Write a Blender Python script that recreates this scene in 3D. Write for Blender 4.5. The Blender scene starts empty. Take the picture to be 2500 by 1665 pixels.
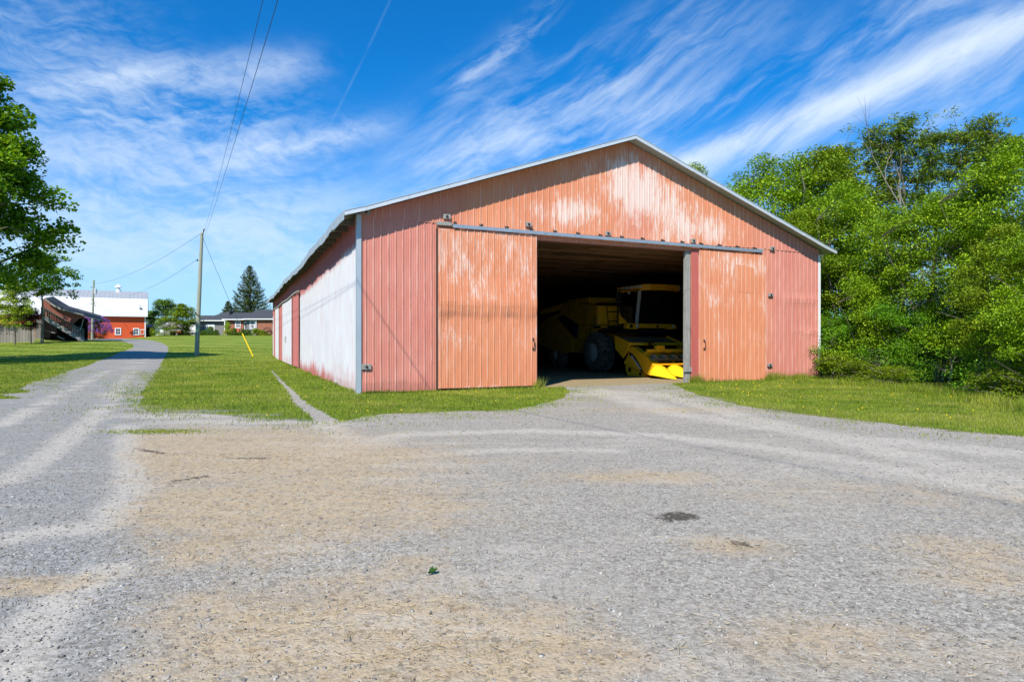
import bpy, bmesh, math, random
import numpy as np
from mathutils import Vector, Matrix, Euler
from mathutils.geometry import delaunay_2d_cdt

R_ = math.radians
scene = bpy.context.scene
col = scene.collection
random.seed(7)
rng = np.random.default_rng(7)

# ------------------------------------------------------------------ camera
F_PX, CX, CY, CAM_H = 1538.0, 1250.0, 832.5, 1.6      # photo is 2500 px wide
cam = bpy.data.cameras.new('camera')
cam.sensor_width = 36.0
cam.lens = 36.0 * F_PX / 2500.0
cam.clip_start = 0.05
cam.clip_end = 20000
cam_o = bpy.data.objects.new('camera', cam)
col.objects.link(cam_o)
cam_o.location = (0, 0, CAM_H)
cam_o.rotation_euler = (R_(90), 0, 0)
scene.camera = cam_o

# ------------------------------------------------------------------ sun, sky, exposure
TH = 0.417                                             # barn yaw
SUN_EL = R_(45.5)
SUN_H = Vector((-0.330, -0.944))                       # horizontal direction towards the sun
SUN_ROT = math.atan2(SUN_H.x, SUN_H.y)
scene.view_settings.view_transform = 'Standard'
scene.view_settings.look = 'None'
scene.view_settings.exposure = 0.50
scene.view_settings.gamma = 1.0

sun = bpy.data.lights.new('sun', 'SUN')
sun.energy = 4.6
sun.angle = R_(0.53)
sun.color = (1.0, 0.94, 0.84)
sun_o = bpy.data.objects.new('sun', sun)
col.objects.link(sun_o)
sd = Vector((SUN_H.x * math.cos(SUN_EL), SUN_H.y * math.cos(SUN_EL), math.sin(SUN_EL)))
sun_o.rotation_euler = sd.to_track_quat('Z', 'Y').to_euler()
sun_o.location = (-10, -20, 40)

# --- tiny node DSL
class NT:
    def __init__(self, tree):
        self.t = tree
        self.n = tree.nodes
        self.l = tree.links
    def new(self, typ, **kw):
        nd = self.n.new(typ)
        for k, v in kw.items():
            setattr(nd, k, v)
        return nd
    def put(self, sock, v):
        if v is None:
            return
        if isinstance(v, bpy.types.NodeSocket):
            self.l.new(v, sock)
        else:
            if isinstance(v, (tuple, list)) and len(v) == 3 and sock.type == 'RGBA':
                v = (*v, 1.0)
            sock.default_value = v
    def math(self, op, a, b=None, c=None, clamp=False):
        nd = self.new('ShaderNodeMath', operation=op)
        nd.use_clamp = clamp
        self.put(nd.inputs[0], a); self.put(nd.inputs[1], b); self.put(nd.inputs[2], c)
        return nd.outputs[0]
    def add(self, a, b): return self.math('ADD', a, b)
    def sub(self, a, b): return self.math('SUBTRACT', a, b)
    def mul(self, a, b): return self.math('MULTIPLY', a, b)
    def vmath(self, op, a, b=None):
        nd = self.new('ShaderNodeVectorMath', operation=op)
        self.put(nd.inputs[0], a); self.put(nd.inputs[1], b)
        return nd.outputs['Value'] if op in ('LENGTH', 'DOT_PRODUCT') else nd.outputs[0]
    def step(self, x, lo, hi, to0=0.0, to1=1.0):
        nd = self.new('ShaderNodeMapRange', interpolation_type='SMOOTHSTEP')
        self.put(nd.inputs['Value'], x)
        self.put(nd.inputs['From Min'], lo); self.put(nd.inputs['From Max'], hi)
        self.put(nd.inputs['To Min'], to0); self.put(nd.inputs['To Max'], to1)
        return nd.outputs[0]
    def mix(self, f, a, b, blend='MIX'):
        nd = self.new('ShaderNodeMix', data_type='RGBA', blend_type=blend)
        self.put(nd.inputs[0], f); self.put(nd.inputs[6], a); self.put(nd.inputs[7], b)
        return nd.outputs[2]
    def noise(self, vec, scale, detail=4.0, rough=0.55, dist=0.0):
        nd = self.new('ShaderNodeTexNoise')
        self.put(nd.inputs['Vector'], vec)
        nd.inputs['Scale'].default_value = scale
        nd.inputs['Detail'].default_value = detail
        nd.inputs['Roughness'].default_value = rough
        nd.inputs['Distortion'].default_value = dist
        return nd.outputs['Fac']
    def voro(self, vec, scale, feature='F1', out='Distance', rnd=1.0):
        nd = self.new('ShaderNodeTexVoronoi', feature=feature)
        self.put(nd.inputs['Vector'], vec)
        nd.inputs['Scale'].default_value = scale
        nd.inputs['Randomness'].default_value = rnd
        return nd.outputs[out]
    def scale(self, vec, s):
        nd = self.new('ShaderNodeMapping')
        self.put(nd.inputs[0], vec)
        nd.inputs['Scale'].default_value = s
        return nd.outputs[0]
    def sep(self, vec):
        nd = self.new('ShaderNodeSeparateXYZ'); self.put(nd.inputs[0], vec); return nd.outputs
    def comb(self, x, y, z):
        nd = self.new('ShaderNodeCombineXYZ')
        self.put(nd.inputs[0], x); self.put(nd.inputs[1], y); self.put(nd.inputs[2], z)
        return nd.outputs[0]
    def obj(self): return self.new('ShaderNodeTexCoord').outputs['Object']
    def pos(self): return self.new('ShaderNodeNewGeometry').outputs['Position']
    def attr(self, name, out='Color'):
        nd = self.new('ShaderNodeAttribute', attribute_name=name); return nd.outputs[out]
    def bump(self, h, strength=0.4, dist=0.02):
        nd = self.new('ShaderNodeBump')
        nd.inputs['Strength'].default_value = strength
        nd.inputs['Distance'].default_value = dist
        self.put(nd.inputs['Height'], h)
        return nd.outputs[0]
    def ramp(self, f, stops):
        nd = self.new('ShaderNodeValToRGB')
        el = nd.color_ramp.elements
        while len(el) < len(stops): el.new(0.5)
        for e, (p, c) in zip(el, stops):
            e.position = p; e.color = (*c, 1.0)
        self.put(nd.inputs[0], f)
        return nd.outputs[0]

def mat(name, fn, rough=0.8, metal=0.0, spec=0.3):
    """fn(nt) returns (colour, normal or None[, roughness])"""
    m = bpy.data.materials.new(name)
    m.use_nodes = True
    nt = NT(m.node_tree)
    nt.n.clear()
    out = nt.new('ShaderNodeOutputMaterial')
    p = nt.new('ShaderNodeBsdfPrincipled')
    p.inputs['Roughness'].default_value = rough
    p.inputs['Metallic'].default_value = metal
    p.inputs['Specular IOR Level'].default_value = spec
    r = fn(nt)
    if not isinstance(r, tuple) or len(r) == 3 and all(isinstance(q, (int, float)) for q in r):
        r = (r, None)
    nt.put(p.inputs['Base Color'], r[0])
    if r[1] is not None: nt.l.new(r[1], p.inputs['Normal'])
    if len(r) > 2: nt.put(p.inputs['Roughness'], r[2])
    nt.l.new(p.outputs[0], out.inputs[0])
    return m

# --- world: Nishita sky with cirrus on a high horizontal layer (position = direction / height)
world = bpy.data.worlds.new('World')
scene.world = world
world.use_nodes = True
w = NT(world.node_tree)
w.n.clear()
sky = w.new('ShaderNodeTexSky', sky_type='NISHITA')
sky.sun_disc = False
sky.sun_elevation = SUN_EL
sky.sun_rotation = SUN_ROT
sky.altitude = 100
sky.air_density = 1.0
sky.dust_density = 0.6
sky.ozone_density = 2.5
dirv = w.new('ShaderNodeTexCoord').outputs['Generated']
dx, dy, dz = w.sep(dirv)
az = w.math('ARCTAN2', dx, dy)                          # compass bearing from the barn side, radians
el = w.math('ARCSINE', dz)                              # height above the horizon, radians
def ae(px, py):
    v = Vector(((px - CX) / F_PX, 1.0, (CY - py) / F_PX)).normalized()
    return math.atan2(v.x, v.y), math.asin(v.z)
def drift(ang, along, across, wx, wy, off):
    """cloud coordinates along / across a drift direction, stretched along it"""
    ca, sa = math.cos(ang), math.sin(ang)
    a = w.add(w.mul(az, ca), w.mul(el, sa)); b = w.add(w.mul(az, -sa), w.mul(el, ca))
    return w.comb(w.add(w.mul(a, along), w.mul(wv, wx)), w.add(w.mul(b, across), w.mul(wv, wy)), off)
wv = w.noise(w.comb(az, el, 0.0), 3.2, 4.0, 0.6)
fib_r = w.noise(drift(0.41, 4.2, 17.0, 1.0, 1.5, 0.0), 1.0, 10.0, 0.62, 0.35)
fib_r2 = w.noise(drift(0.50, 9.0, 46.0, 2.2, 3.2, 5.0), 1.0, 8.0, 0.66, 0.35)
fib_l = w.noise(drift(0.12, 4.6, 19.0, 1.8, 3.0, 3.0), 1.0, 10.0, 0.66, 0.4)
mott = w.noise(drift(-0.15, 34.0, 70.0, 3.0, 5.0, 9.0), 1.0, 5.0, 0.6, 0.3)
f_r = w.add(w.mul(fib_r, 0.72), w.mul(fib_r2, 0.28))
f_l = w.add(w.mul(fib_l, 0.70), w.mul(mott, 0.30))
def streak(a, b, wid, amt, fib, lo, hi, fade=0.10):
    (ax, ay), (bx, by) = ae(*a), ae(*b)
    wid = wid / F_PX
    L = math.hypot(bx - ax, by - ay); ux, uy = (bx - ax) / L, (by - ay) / L
    px = w.sub(az, ax); py = w.sub(el, ay)
    t = w.add(w.mul(px, ux), w.mul(py, uy)); d = w.add(w.mul(px, -uy), w.mul(py, ux))
    q = w.math('DIVIDE', w.add(d, w.mul(w.sub(wv, 0.5), wid * 1.1)), wid)
    g = w.math('EXPONENT', w.mul(w.mul(q, q), -1.0))
    e = w.mul(w.step(t, -fade, fade), w.step(t, L - fade, L + fade, 1.0, 0.0))
    return w.mul(w.mul(w.mul(g, e), w.step(fib, lo, hi)), amt)
parts = [
    streak((2620, -10), (1560, 440), 42, 0.88, f_r, 0.20, 0.66, .08),       # the bright band at the right
    streak((2620, 10), (1500, 470), 100, 0.34, f_r, 0.36, 0.68),
    streak((2380, -30), (1430, 345), 56, 0.50, f_r, 0.38, 0.68),
    streak((2560, 170), (1900, 420), 45, 0.28, f_r, 0.42, 0.64),
    streak((1860, -10), (1000, 400), 90, 0.44, f_r, 0.40, 0.70),
    streak((1560, 210), (980, 470), 95, 0.50, f_r, 0.36, 0.68),
    streak((1370, 15), (1100, 220), 30, 0.50, f_r, 0.38, 0.60, .05),
    streak((-150, 30), (330, 110), 110, 0.42, f_l, 0.40, 0.74),
    streak((80, 220), (400, 175), 26, 0.55, f_l, 0.30, 0.60, .06),
    streak((330, 185), (760, 165), 36, 0.48, f_l, 0.36, 0.68, .06),
    streak((520, 385), (930, 312), 30, 0.60, f_l, 0.30, 0.66, .08),
    streak((-100, 390), (780, 470), 150, 0.52, f_l, 0.35, 0.70, .15),
    streak((80, 250), (700, 300), 70, 0.40, f_l, 0.38, 0.66),
    streak((-200, 560), (1300, 560), 120, 0.36, f_l, 0.26, 0.66, .15),
    streak((955, -5), (805, 305), 2.6, 0.07, f_r, 0.35, 0.62, .03),          # old contrail
]
cl = parts[0]
for p_ in parts[1:]:
    cl = w.sub(w.add(cl, p_), w.mul(cl, p_))
low = w.step(el, 0.02, 0.33, 0.50, 0.0)                                     # thin cloud and haze seen edge on
cl = w.sub(w.add(cl, low), w.mul(cl, low))
cl = w.math('MULTIPLY', cl, w.step(dz, -0.02, 0.01), clamp=True)
skyc = w.mix(1.0, sky.outputs[0], (0.05, 0.73, 1.30), 'MULTIPLY')
final = w.mix(cl, skyc, (6.0, 6.9, 7.9))
bg = w.new('ShaderNodeBackground')
w.l.new(final, bg.inputs[0])
bg.inputs[1].default_value = 0.10
wo = w.new('ShaderNodeOutputWorld')
w.l.new(bg.outputs[0], wo.inputs[0])

# ------------------------------------------------------------------ helpers: objects
def tag(o, label=None, cat=None, group=None, kind=None):
    if label: o['label'] = label
    if cat: o['category'] = cat
    if group: o['group'] = group
    if kind: o['kind'] = kind
    return o

def empty(name, loc=(0, 0, 0), rz=0.0, label=None, cat=None, group=None):
    o = bpy.data.objects.new(name, None)
    o.empty_display_size = 0.3
    col.objects.link(o)
    o.location = loc
    o.rotation_euler = (0, 0, rz)
    return tag(o, label, cat, group)

def link(name, me, parent=None, loc=None):
    o = bpy.data.objects.new(name, me)
    col.objects.link(o)
    if parent is not None: o.parent = parent
    if loc is not None: o.location = loc
    return o

def copy_tree(o, parent=None):
    c = o.copy()
    col.objects.link(c)
    if parent is not None: c.parent = parent
    for ch in list(o.children): copy_tree(ch, c)
    return c

class MB:
    """collects shapes for one mesh"""
    def __init__(self):
        self.v = []; self.f = []; self.mi = []; self.c = []
        self.cur = 0; self.colr = (0, 0, 0, 1)
    def add(self, vs, fs):
        b = len(self.v)
        self.v += [tuple(p) for p in vs]
        self.c += [self.colr] * len(vs)
        for f in fs:
            self.f.append(tuple(i + b for i in f)); self.mi.append(self.cur)
        return self
    def box(self, x0, x1, y0, y1, z0, z1, M=None, bev=0.0):
        if bev > 0:
            bm = bmesh.new()
            bmesh.ops.create_cube(bm, size=1.0)
            for q in bm.verts:
                q.co = Vector(((x0 + x1) / 2 + q.co.x * (x1 - x0), (y0 + y1) / 2 + q.co.y * (y1 - y0), (z0 + z1) / 2 + q.co.z * (z1 - z0)))
            bmesh.ops.bevel(bm, geom=bm.edges[:], offset=bev, segments=2, affect='EDGES', profile=0.5)
            bm.verts.index_update()
            vs = [q.co.copy() for q in bm.verts]; fs = [[q.index for q in f.verts] for f in bm.faces]
            bm.free()
        else:
            vs = [Vector(p) for p in ((x0, y0, z0), (x1, y0, z0), (x1, y1, z0), (x0, y1, z0), (x0, y0, z1), (x1, y0, z1), (x1, y1, z1), (x0, y1, z1))]
            fs = [(0, 3, 2, 1), (4, 5, 6, 7), (0, 1, 5, 4), (1, 2, 6, 5), (2, 3, 7, 6), (3, 0, 4, 7)]
        if M is not None: vs = [M @ q for q in vs]
        return self.add(vs, fs)
    def beam(self, a, b, wid, hgt, up=(0, 0, 1)):
        """rectangular bar from a to b"""
        a = Vector(a); b = Vector(b); d = (b - a)
        L = d.length; d.normalize()
        s = d.cross(Vector(up))
        if s.length < 1e-4: s = d.cross(Vector((0, 1, 0)))
        s.normalize(); n = s.cross(d)
        M = Matrix((( s.x, d.x, n.x, a.x), (s.y, d.y, n.y, a.y), (s.z, d.z, n.z, a.z), (0, 0, 0, 1)))
        return self.box(-wid / 2, wid / 2, 0, L, -hgt / 2, hgt / 2, M)
    def tube(self, pts, radii, n=8, cap=True):
        pts = [Vector(p) for p in pts]
        if not isinstance(radii, (list, tuple)): radii = [radii] * len(pts)
        vs = []; fs = []
        ref = None
        for i, p in enumerate(pts):
            d = (pts[min(i + 1, len(pts) - 1)] - pts[max(i - 1, 0)])
            if d.length < 1e-9: d = Vector((0, 0, 1))
            d.normalize()
            if ref is None:
                ref = d.orthogonal().normalized()
            ref = (ref - d * ref.dot(d))
            if ref.length < 1e-6: ref = d.orthogonal()
            ref.normalize()
            t = d.cross(ref)
            for k in range(n):
                a = 2 * math.pi * k / n
                vs.append(p + (ref * math.cos(a) + t * math.sin(a)) * radii[i])
        for i in range(len(pts) - 1):
            for k in range(n):
                k2 = (k + 1) % n
                fs.append((i * n + k, i * n + k2, (i + 1) * n + k2, (i + 1) * n + k))
        if cap:
            fs.append(tuple(range(n - 1, -1, -1))); m = (len(pts) - 1) * n
            fs.append(tuple(range(m, m + n)))
        return self.add(vs, fs)
    def prism(self, poly, axis, a, b):
        """polygon in the plane across `axis`, extruded from a to b along it"""
        n = len(poly)
        def P(q, t):
            return {'x': (t, q[0], q[1]), 'y': (q[0], t, q[1]), 'z': (q[0], q[1], t)}[axis]
        vs = [P(q, a) for q in poly] + [P(q, b) for q in poly]
        fs = [tuple(range(n))[::-1], tuple(range(n, 2 * n))]
        for i in range(n): fs.append((i, (i + 1) % n, n + (i + 1) % n, n + i))
        return self.add(vs, fs)
    def lathe(self, prof, n=32, axis='x', c=(0, 0, 0)):
        """prof: (along axis, radius)"""
        vs = []; fs = []
        for (t, r) in prof:
            for k in range(n):
                a = 2 * math.pi * k / n
                q = {'x': (t, r * math.cos(a), r * math.sin(a)), 'z': (r * math.cos(a), r * math.sin(a), t)}[axis]
                vs.append((q[0] + c[0], q[1] + c[1], q[2] + c[2]))
        m = len(prof)
        for i in range(m - 1):
            for k in range(n):
                k2 = (k + 1) % n
                fs.append((i * n + k, i * n + k2, (i + 1) * n + k2, (i + 1) * n + k))
        if prof[0][1] > 1e-6: fs.append(tuple(range(n))[::-1])
        if prof[-1][1] > 1e-6: fs.append(tuple(range((m - 1) * n, m * n)))
        return self.add(vs, fs)
    def sphere(self, c, r, nu=8, nv=6, sq=(1, 1, 1)):
        prof = [(-math.cos(math.pi * i / nv), math.sin(math.pi * i / nv)) for i in range(nv + 1)]
        b = MB().lathe([(t, max(q, 1e-4)) for t, q in prof], nu, 'z')
        return self.add([(c[0] + p[0] * r * sq[0], c[1] + p[1] * r * sq[1], c[2] + p[2] * r * sq[2]) for p in b.v], b.f)
    def build(self, name, mats, parent=None, smooth=False, world=False, attr=False, fix=True):
        me = bpy.data.meshes.new(name)
        vs = self.v
        if world and parent is not None:
            inv = Matrix.LocRotScale(parent.location, parent.rotation_euler, None).inverted()
            vs = [inv @ Vector(p) for p in vs]
        me.from_pydata([tuple(p) for p in vs], [], self.f)
        mats = mats if isinstance(mats, (list, tuple)) else [mats]
        for m in mats: me.materials.append(m)
        if len(mats) > 1: me.polygons.foreach_set('material_index', self.mi)
        if attr:
            a = me.color_attributes.new('mask', 'FLOAT_COLOR', 'POINT')
            a.data.foreach_set('color', np.array(self.c, dtype=np.float32).ravel())
        if fix:
            bm = bmesh.new(); bm.from_mesh(me)
            bmesh.ops.recalc_face_normals(bm, faces=bm.faces[:])
            bm.to_mesh(me); bm.free()
        if smooth: me.polygons.foreach_set('use_smooth', [True] * len(me.polygons))
        me.update()
        return link(name, me, parent)

def np_mesh(name, V, Fq, mats, attrs=None, smooth=False):
    """V (n,3); Fq (m,k) with constant k; attrs: name -> (n,4) point colours"""
    me = bpy.data.meshes.new(name)
    n, m, k = len(V), len(Fq), Fq.shape[1]
    me.vertices.add(n); me.vertices.foreach_set('co', np.ascontiguousarray(V, dtype=np.float32).ravel())
    me.loops.add(m * k); me.loops.foreach_set('vertex_index', np.ascontiguousarray(Fq, dtype=np.int32).ravel())
    me.polygons.add(m)
    me.polygons.foreach_set('loop_start', np.arange(0, m * k, k, dtype=np.int32))
    me.polygons.foreach_set('loop_total', np.full(m, k, dtype=np.int32))
    for q in (mats if isinstance(mats, (list, tuple)) else [mats]): me.materials.append(q)
    for an, av in (attrs or {}).items():
        a = me.color_attributes.new(an, 'FLOAT_COLOR', 'POINT')
        a.data.foreach_set('color', np.ascontiguousarray(av, dtype=np.float32).ravel())
    me.update(calc_edges=True)
    me.validate()
    if smooth: me.polygons.foreach_set('use_smooth', [True] * len(me.polygons))
    return me

# ------------------------------------------------------------------ terrain
LP = ([0, 40, 58, 70, 80, 86, 100, 112, 140, 400], [0, 0, .28, .95, 1.55, 1.68, 1.95, 2.08, 2.3, 2.6])
RP = ([0, 40, 58, 70, 85, 100, 108, 140, 400], [0, 0, .15, .60, 1.40, 2.30, 2.62, 2.9, 3.2])
def _sm(prof):
    xs = np.arange(0, 401, 1.0); ys = np.interp(xs, *prof)
    k = np.ones(9) / 9
    return xs, np.convolve(np.pad(ys, 4, mode='edge'), k, 'valid')
LPS, RPS = _sm(LP), _sm(RP)
def terrain(x, y):
    x = np.asarray(x, float); y = np.asarray(y, float)
    r = x / np.maximum(y, 1.0)
    t = np.clip((r + 0.60) / 0.05, 0, 1); t = t * t * (3 - 2 * t)
    z = np.interp(y, *LPS) * (1 - t) + np.interp(y, *RPS) * t
    near = np.clip((y - 30) / 15, 0, 1)
    return z + near * 0.03 * np.sin(x * 0.31 + 1.3) * np.sin(y * 0.23)
def tz(x, y): return float(terrain(x, y))
def g2w(px, py):
    """ground point seen at a pixel of the photo"""
    a = (px - CX) / F_PX; b = (CY - py) / F_PX
    Y = 2.0; last = None
    while Y < 160:
        d = CAM_H + b * Y - tz(a * Y, Y)
        if d <= 0:
            if last: Y = Y - (Y - last[0]) * (-d) / (last[1] - d)
            return (a * Y, Y)
        last = (Y, d); Y *= 1.01
    return (a * 110.0, 110.0)
def at(px, py, Y): return Vector(((px - CX) / F_PX * Y, Y, CAM_H + (CY - py) / F_PX * Y))

BO = Vector((-4.645, 19.02, 0.0))
BU = Vector((math.cos(TH), math.sin(TH), 0)); BV = Vector((-BU.y, BU.x, 0))
BW, BL, BS = 19.4, 44.0, 5.36                           # barn width, length, seam height
def b2w(u, v, z=0.0): return BO + BU * u + BV * v + Vector((0, 0, z))

# ------------------------------------------------------------------ ground materials
def gravel_fn(nt):
    p = nt.pos()
    m = nt.sep(nt.attr('mask'))
    warp = nt.noise(p, 1.1, 4)
    big = nt.noise(p, 0.35, 5, 0.6)
    st1 = nt.voro(p, 46.0, 'F1', 'Color'); st2 = nt.voro(p, 110.0, 'F1', 'Color')
    d1 = nt.voro(p, 46.0); d2 = nt.voro(p, 110.0)
    s1 = nt.sep(st1)[0]; s2 = nt.sep(st2)[1]
    v = nt.add(nt.mul(s1, 0.55), nt.mul(s2, 0.45))
    grey = nt.ramp(v, [(0.10, (0.155, 0.138, 0.116)), (0.40, (0.298, 0.270, 0.228)), (0.75, (0.395, 0.362, 0.310)), (1.0, (0.58, 0.54, 0.48))])
    grey = nt.mix(nt.attr('mask', 'Alpha'), grey, nt.mix(1.0, grey, (0.80, 0.86, 0.95), 'MULTIPLY'))
    grey = nt.mix(nt.step(big, 0.35, 0.7, 0.0, 0.5), grey, (0.31, 0.275, 0.225))
    n1 = nt.noise(p, 7.0, 6, 0.7); n2 = nt.noise(nt.scale(p, (26, 60, 26)), 1.0, 4, 0.7)
    n3 = nt.noise(p, 2.2, 6, 0.65)
    # pale dust pressed into the tracks
    dust = nt.math('MULTIPLY', nt.step(nt.add(m[1], nt.mul(nt.sub(n3, 0.5), 0.9)), 0.25, 0.85), nt.step(n1, 0.25, 0.65, 0.55, 1.0))
    c = nt.mix(nt.mul(dust, 0.92), grey, (0.47, 0.425, 0.36))
    # chaff and straw dust
    n4 = nt.noise(p, 0.9, 7, 0.72)
    straw = nt.step(nt.add(m[0], nt.add(nt.mul(nt.sub(n3, 0.5), 1.1), nt.mul(nt.sub(n4, 0.5), 0.9))), 0.17, 0.92)
    strawn = nt.mul(straw, nt.step(n1, 0.32, 0.58, 0.42, 1.0))
    sc = nt.mix(n2, (0.30, 0.215, 0.125), (0.57, 0.445, 0.285))
    c = nt.mix(nt.mul(strawn, 0.92), c, sc)
    # bits of chaff everywhere
    bits = nt.voro(nt.scale(p, (14, 40, 14)), 1.0)
    c = nt.mix(nt.mul(nt.step(bits, 0.16, 0.05), nt.add(nt.mul(straw, 0.7), 0.22)), c, (0.50, 0.39, 0.23))
    dk = nt.voro(nt.scale(p, (30, 22, 30)), 1.0)
    c = nt.mix(nt.step(dk, 0.17, 0.06, 0.0, 0.55), c, (0.09, 0.08, 0.065))
    # scattered tyre scuffs and darker damp ground
    sc2 = nt.noise(nt.scale(p, (0.5, 2.4, 1.0)), 1.0, 6, 0.7)
    c = nt.mix(nt.step(sc2, 0.54, 0.74, 0, 0.40), c, (0.19, 0.165, 0.135))
    c = nt.mix(nt.step(sc2, 0.48, 0.30, 0, 0.50), c, (0.49, 0.435, 0.355))
    mud = nt.mul(straw, nt.step(nt.noise(p, 6.5, 8, 0.8), 0.53, 0.66, 0, 0.75))
    c = nt.mix(mud, c, (0.20, 0.130, 0.060))
    # grit: fine dark and pale grains at every scale
    gA = nt.noise(p, 16.0, 8, 0.82); gB = nt.voro(nt.scale(p, (26, 26, 26)), 1.0, 'F1', 'Color')
    c = nt.mix(nt.step(gA, 0.52, 0.68, 0, 0.55), c, (0.105, 0.092, 0.076))
    c = nt.mix(nt.step(gA, 0.47, 0.33, 0, 0.50), c, (0.56, 0.52, 0.45))
    c = nt.mix(nt.step(nt.sep(gB)[2], 0.80, 1.0, 0, 0.40), c, (0.13, 0.115, 0.095))
    # oil and damp stains
    stain = nt.step(nt.add(m[2], nt.mul(nt.sub(nt.noise(p, 14.0, 7, 0.75), 0.5), 1.3)), 0.40, 0.60)
    c = nt.mix(nt.mul(stain, 0.85), c, (0.045, 0.035, 0.026))
    h = nt.add(nt.mul(nt.sub(1.0, d1), 0.8), nt.add(nt.mul(nt.sub(1.0, d2), 0.35), nt.mul(n1, 0.5)))
    return c, nt.bump(h, 0.50, 0.011)
M_gravel = mat('gravel', gravel_fn, 0.92, 0, 0.2)

def mow(nt, p):
    """mowing stripes: light and dark passes across the lawn"""
    x, y, z = nt.sep(p)
    wob = nt.mul(nt.noise(p, 0.06, 3), 7.0)
    s = nt.math('SINE', nt.mul(nt.add(nt.add(nt.mul(y, 1.0), nt.mul(x, 0.30)), wob), 1.30))
    return nt.mul(nt.step(s, -0.8, 0.8), nt.step(nt.noise(p, 0.5, 4), 0.25, 0.6, 0.5, 1.0))
def lawn_fn(nt):
    p = nt.pos()
    n = nt.noise(p, 0.35, 5, 0.6); n2 = nt.noise(p, 5.0, 5, 0.7); n3 = nt.noise(nt.scale(p, (40, 18, 20)), 1.0, 3, 0.7)
    m = nt.sep(nt.attr('mask'))
    y = nt.sep(p)[1]
    c = nt.mix(n2, (0.095, 0.145, 0.012), (0.18, 0.245, 0.025))
    c = nt.mix(nt.step(n, 0.42, 0.68, 0.0, 0.75), c, (0.25, 0.26, 0.045))
    c = nt.mix(nt.step(n3, 0.45, 0.7, 0.0, 0.55), c, (0.07, 0.11, 0.010))
    far = nt.step(y, 40.0, 62.0)
    c = nt.mix(nt.mul(far, nt.mul(mow(nt, p), 0.50)), c, (0.28, 0.36, 0.045))
    # worn, dry and bare places
    dry = nt.step(nt.add(m[0], nt.mul(nt.sub(nt.noise(p, 2.0, 5, 0.7), 0.5), 0.9)), 0.35, 0.85)
    c = nt.mix(nt.mul(dry, 0.8), c, (0.21, 0.19, 0.07))
    bare = nt.step(nt.add(m[1], nt.mul(nt.sub(nt.noise(p, 3.0, 5, 0.7), 0.5), 1.1)), 0.45, 0.7)
    c = nt.mix(nt.mul(bare, 0.85), c, nt.mix(n2, (0.20, 0.185, 0.16), (0.36, 0.34, 0.30)))
    return c, nt.bump(nt.add(n3, n2), 0.8, 0.05)
M_lawn = mat('lawn', lawn_fn, 0.9, 0, 0.15)
def blade_fn(nt):
    p = nt.pos()
    t = nt.sep(nt.attr('tint'))
    n = nt.noise(p, 0.35, 5, 0.6)
    y = nt.sep(p)[1]
    c = nt.mix(t[0], (0.105, 0.180, 0.008), (0.31, 0.385, 0.028))
    np_ = nt.noise(nt.scale(p, (1.1, 2.2, 1)), 1.0, 5, 0.65)
    c = nt.mix(nt.step(np_, 0.46, 0.62, 0.0, 0.55), c, (0.06, 0.125, 0.010))
    c = nt.mix(nt.step(n, 0.42, 0.68, 0.0, 0.6), c, (0.36, 0.37, 0.055))
    lg = nt.noise(nt.scale(p, (0.55, 0.9, 1)), 1.0, 5, 0.6)
    c = nt.mix(nt.step(lg, 0.52, 0.66, 0.0, 0.6), c, (0.055, 0.125, 0.008))
    c = nt.mix(nt.step(lg, 0.44, 0.30, 0.0, 0.5), c, (0.36, 0.38, 0.06))
    far = nt.step(y, 40.0, 62.0)
    c = nt.mix(nt.mul(far, nt.mul(mow(nt, p), 0.50)), c, (0.34, 0.42, 0.05))
    return nt.mix(nt.step(t[1], 0.90, 0.97), c, (0.34, 0.29, 0.12)), None
def leafy(name, fn, trans=0.35, rough=0.55, tcol=1.35):
    m = bpy.data.materials.new(name); m.use_nodes = True
    nt = NT(m.node_tree); nt.n.clear()
    c, _ = fn(nt)
    d = nt.new('ShaderNodeBsdfPrincipled')
    d.inputs['Roughness'].default_value = rough
    d.inputs['Specular IOR Level'].default_value = 0.25
    nt.put(d.inputs['Base Color'], c)
    tr = nt.new('ShaderNodeBsdfTranslucent')
    nt.put(tr.inputs[0], nt.mix(1.0, c, (tcol * 1.1, tcol, tcol * 0.5), 'MULTIPLY'))
    mx = nt.new('ShaderNodeMixShader'); mx.inputs[0].default_value = trans
    nt.l.new(d.outputs[0], mx.inputs[1]); nt.l.new(tr.outputs[0], mx.inputs[2])
    o = nt.new('ShaderNodeOutputMaterial'); nt.l.new(mx.outputs[0], o.inputs[0])
    return m
M_blade = leafy('grass_blade', blade_fn, 0.30)
def field_fn(nt):
    p = nt.pos(); n = nt.noise(p, 0.15, 5); n2 = nt.noise(p, 3.0, 5, 0.7)
    return nt.mix(nt.add(nt.mul(n, .5), nt.mul(n2, .5)), (0.06, 0.10, 0.015), (0.17, 0.21, 0.04)), None
M_field = mat('field_grass', field_fn, 0.95, 0, 0.1)
def dirt_fn(nt):
    p = nt.pos(); n = nt.noise(p, 3.0, 6, .7); n2 = nt.noise(nt.scale(p, (40, 25, 30)), 1.0, 4, .7)
    c = nt.mix(n, (0.20, 0.15, 0.085), (0.36, 0.28, 0.165))
    return nt.mix(nt.step(n2, .35, .7, 0, .6), c, (0.45, 0.36, 0.21)), nt.bump(n2, .6, .02)
M_dirt = mat('barn_floor_chaff', dirt_fn, 0.95, 0, 0.1)

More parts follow.
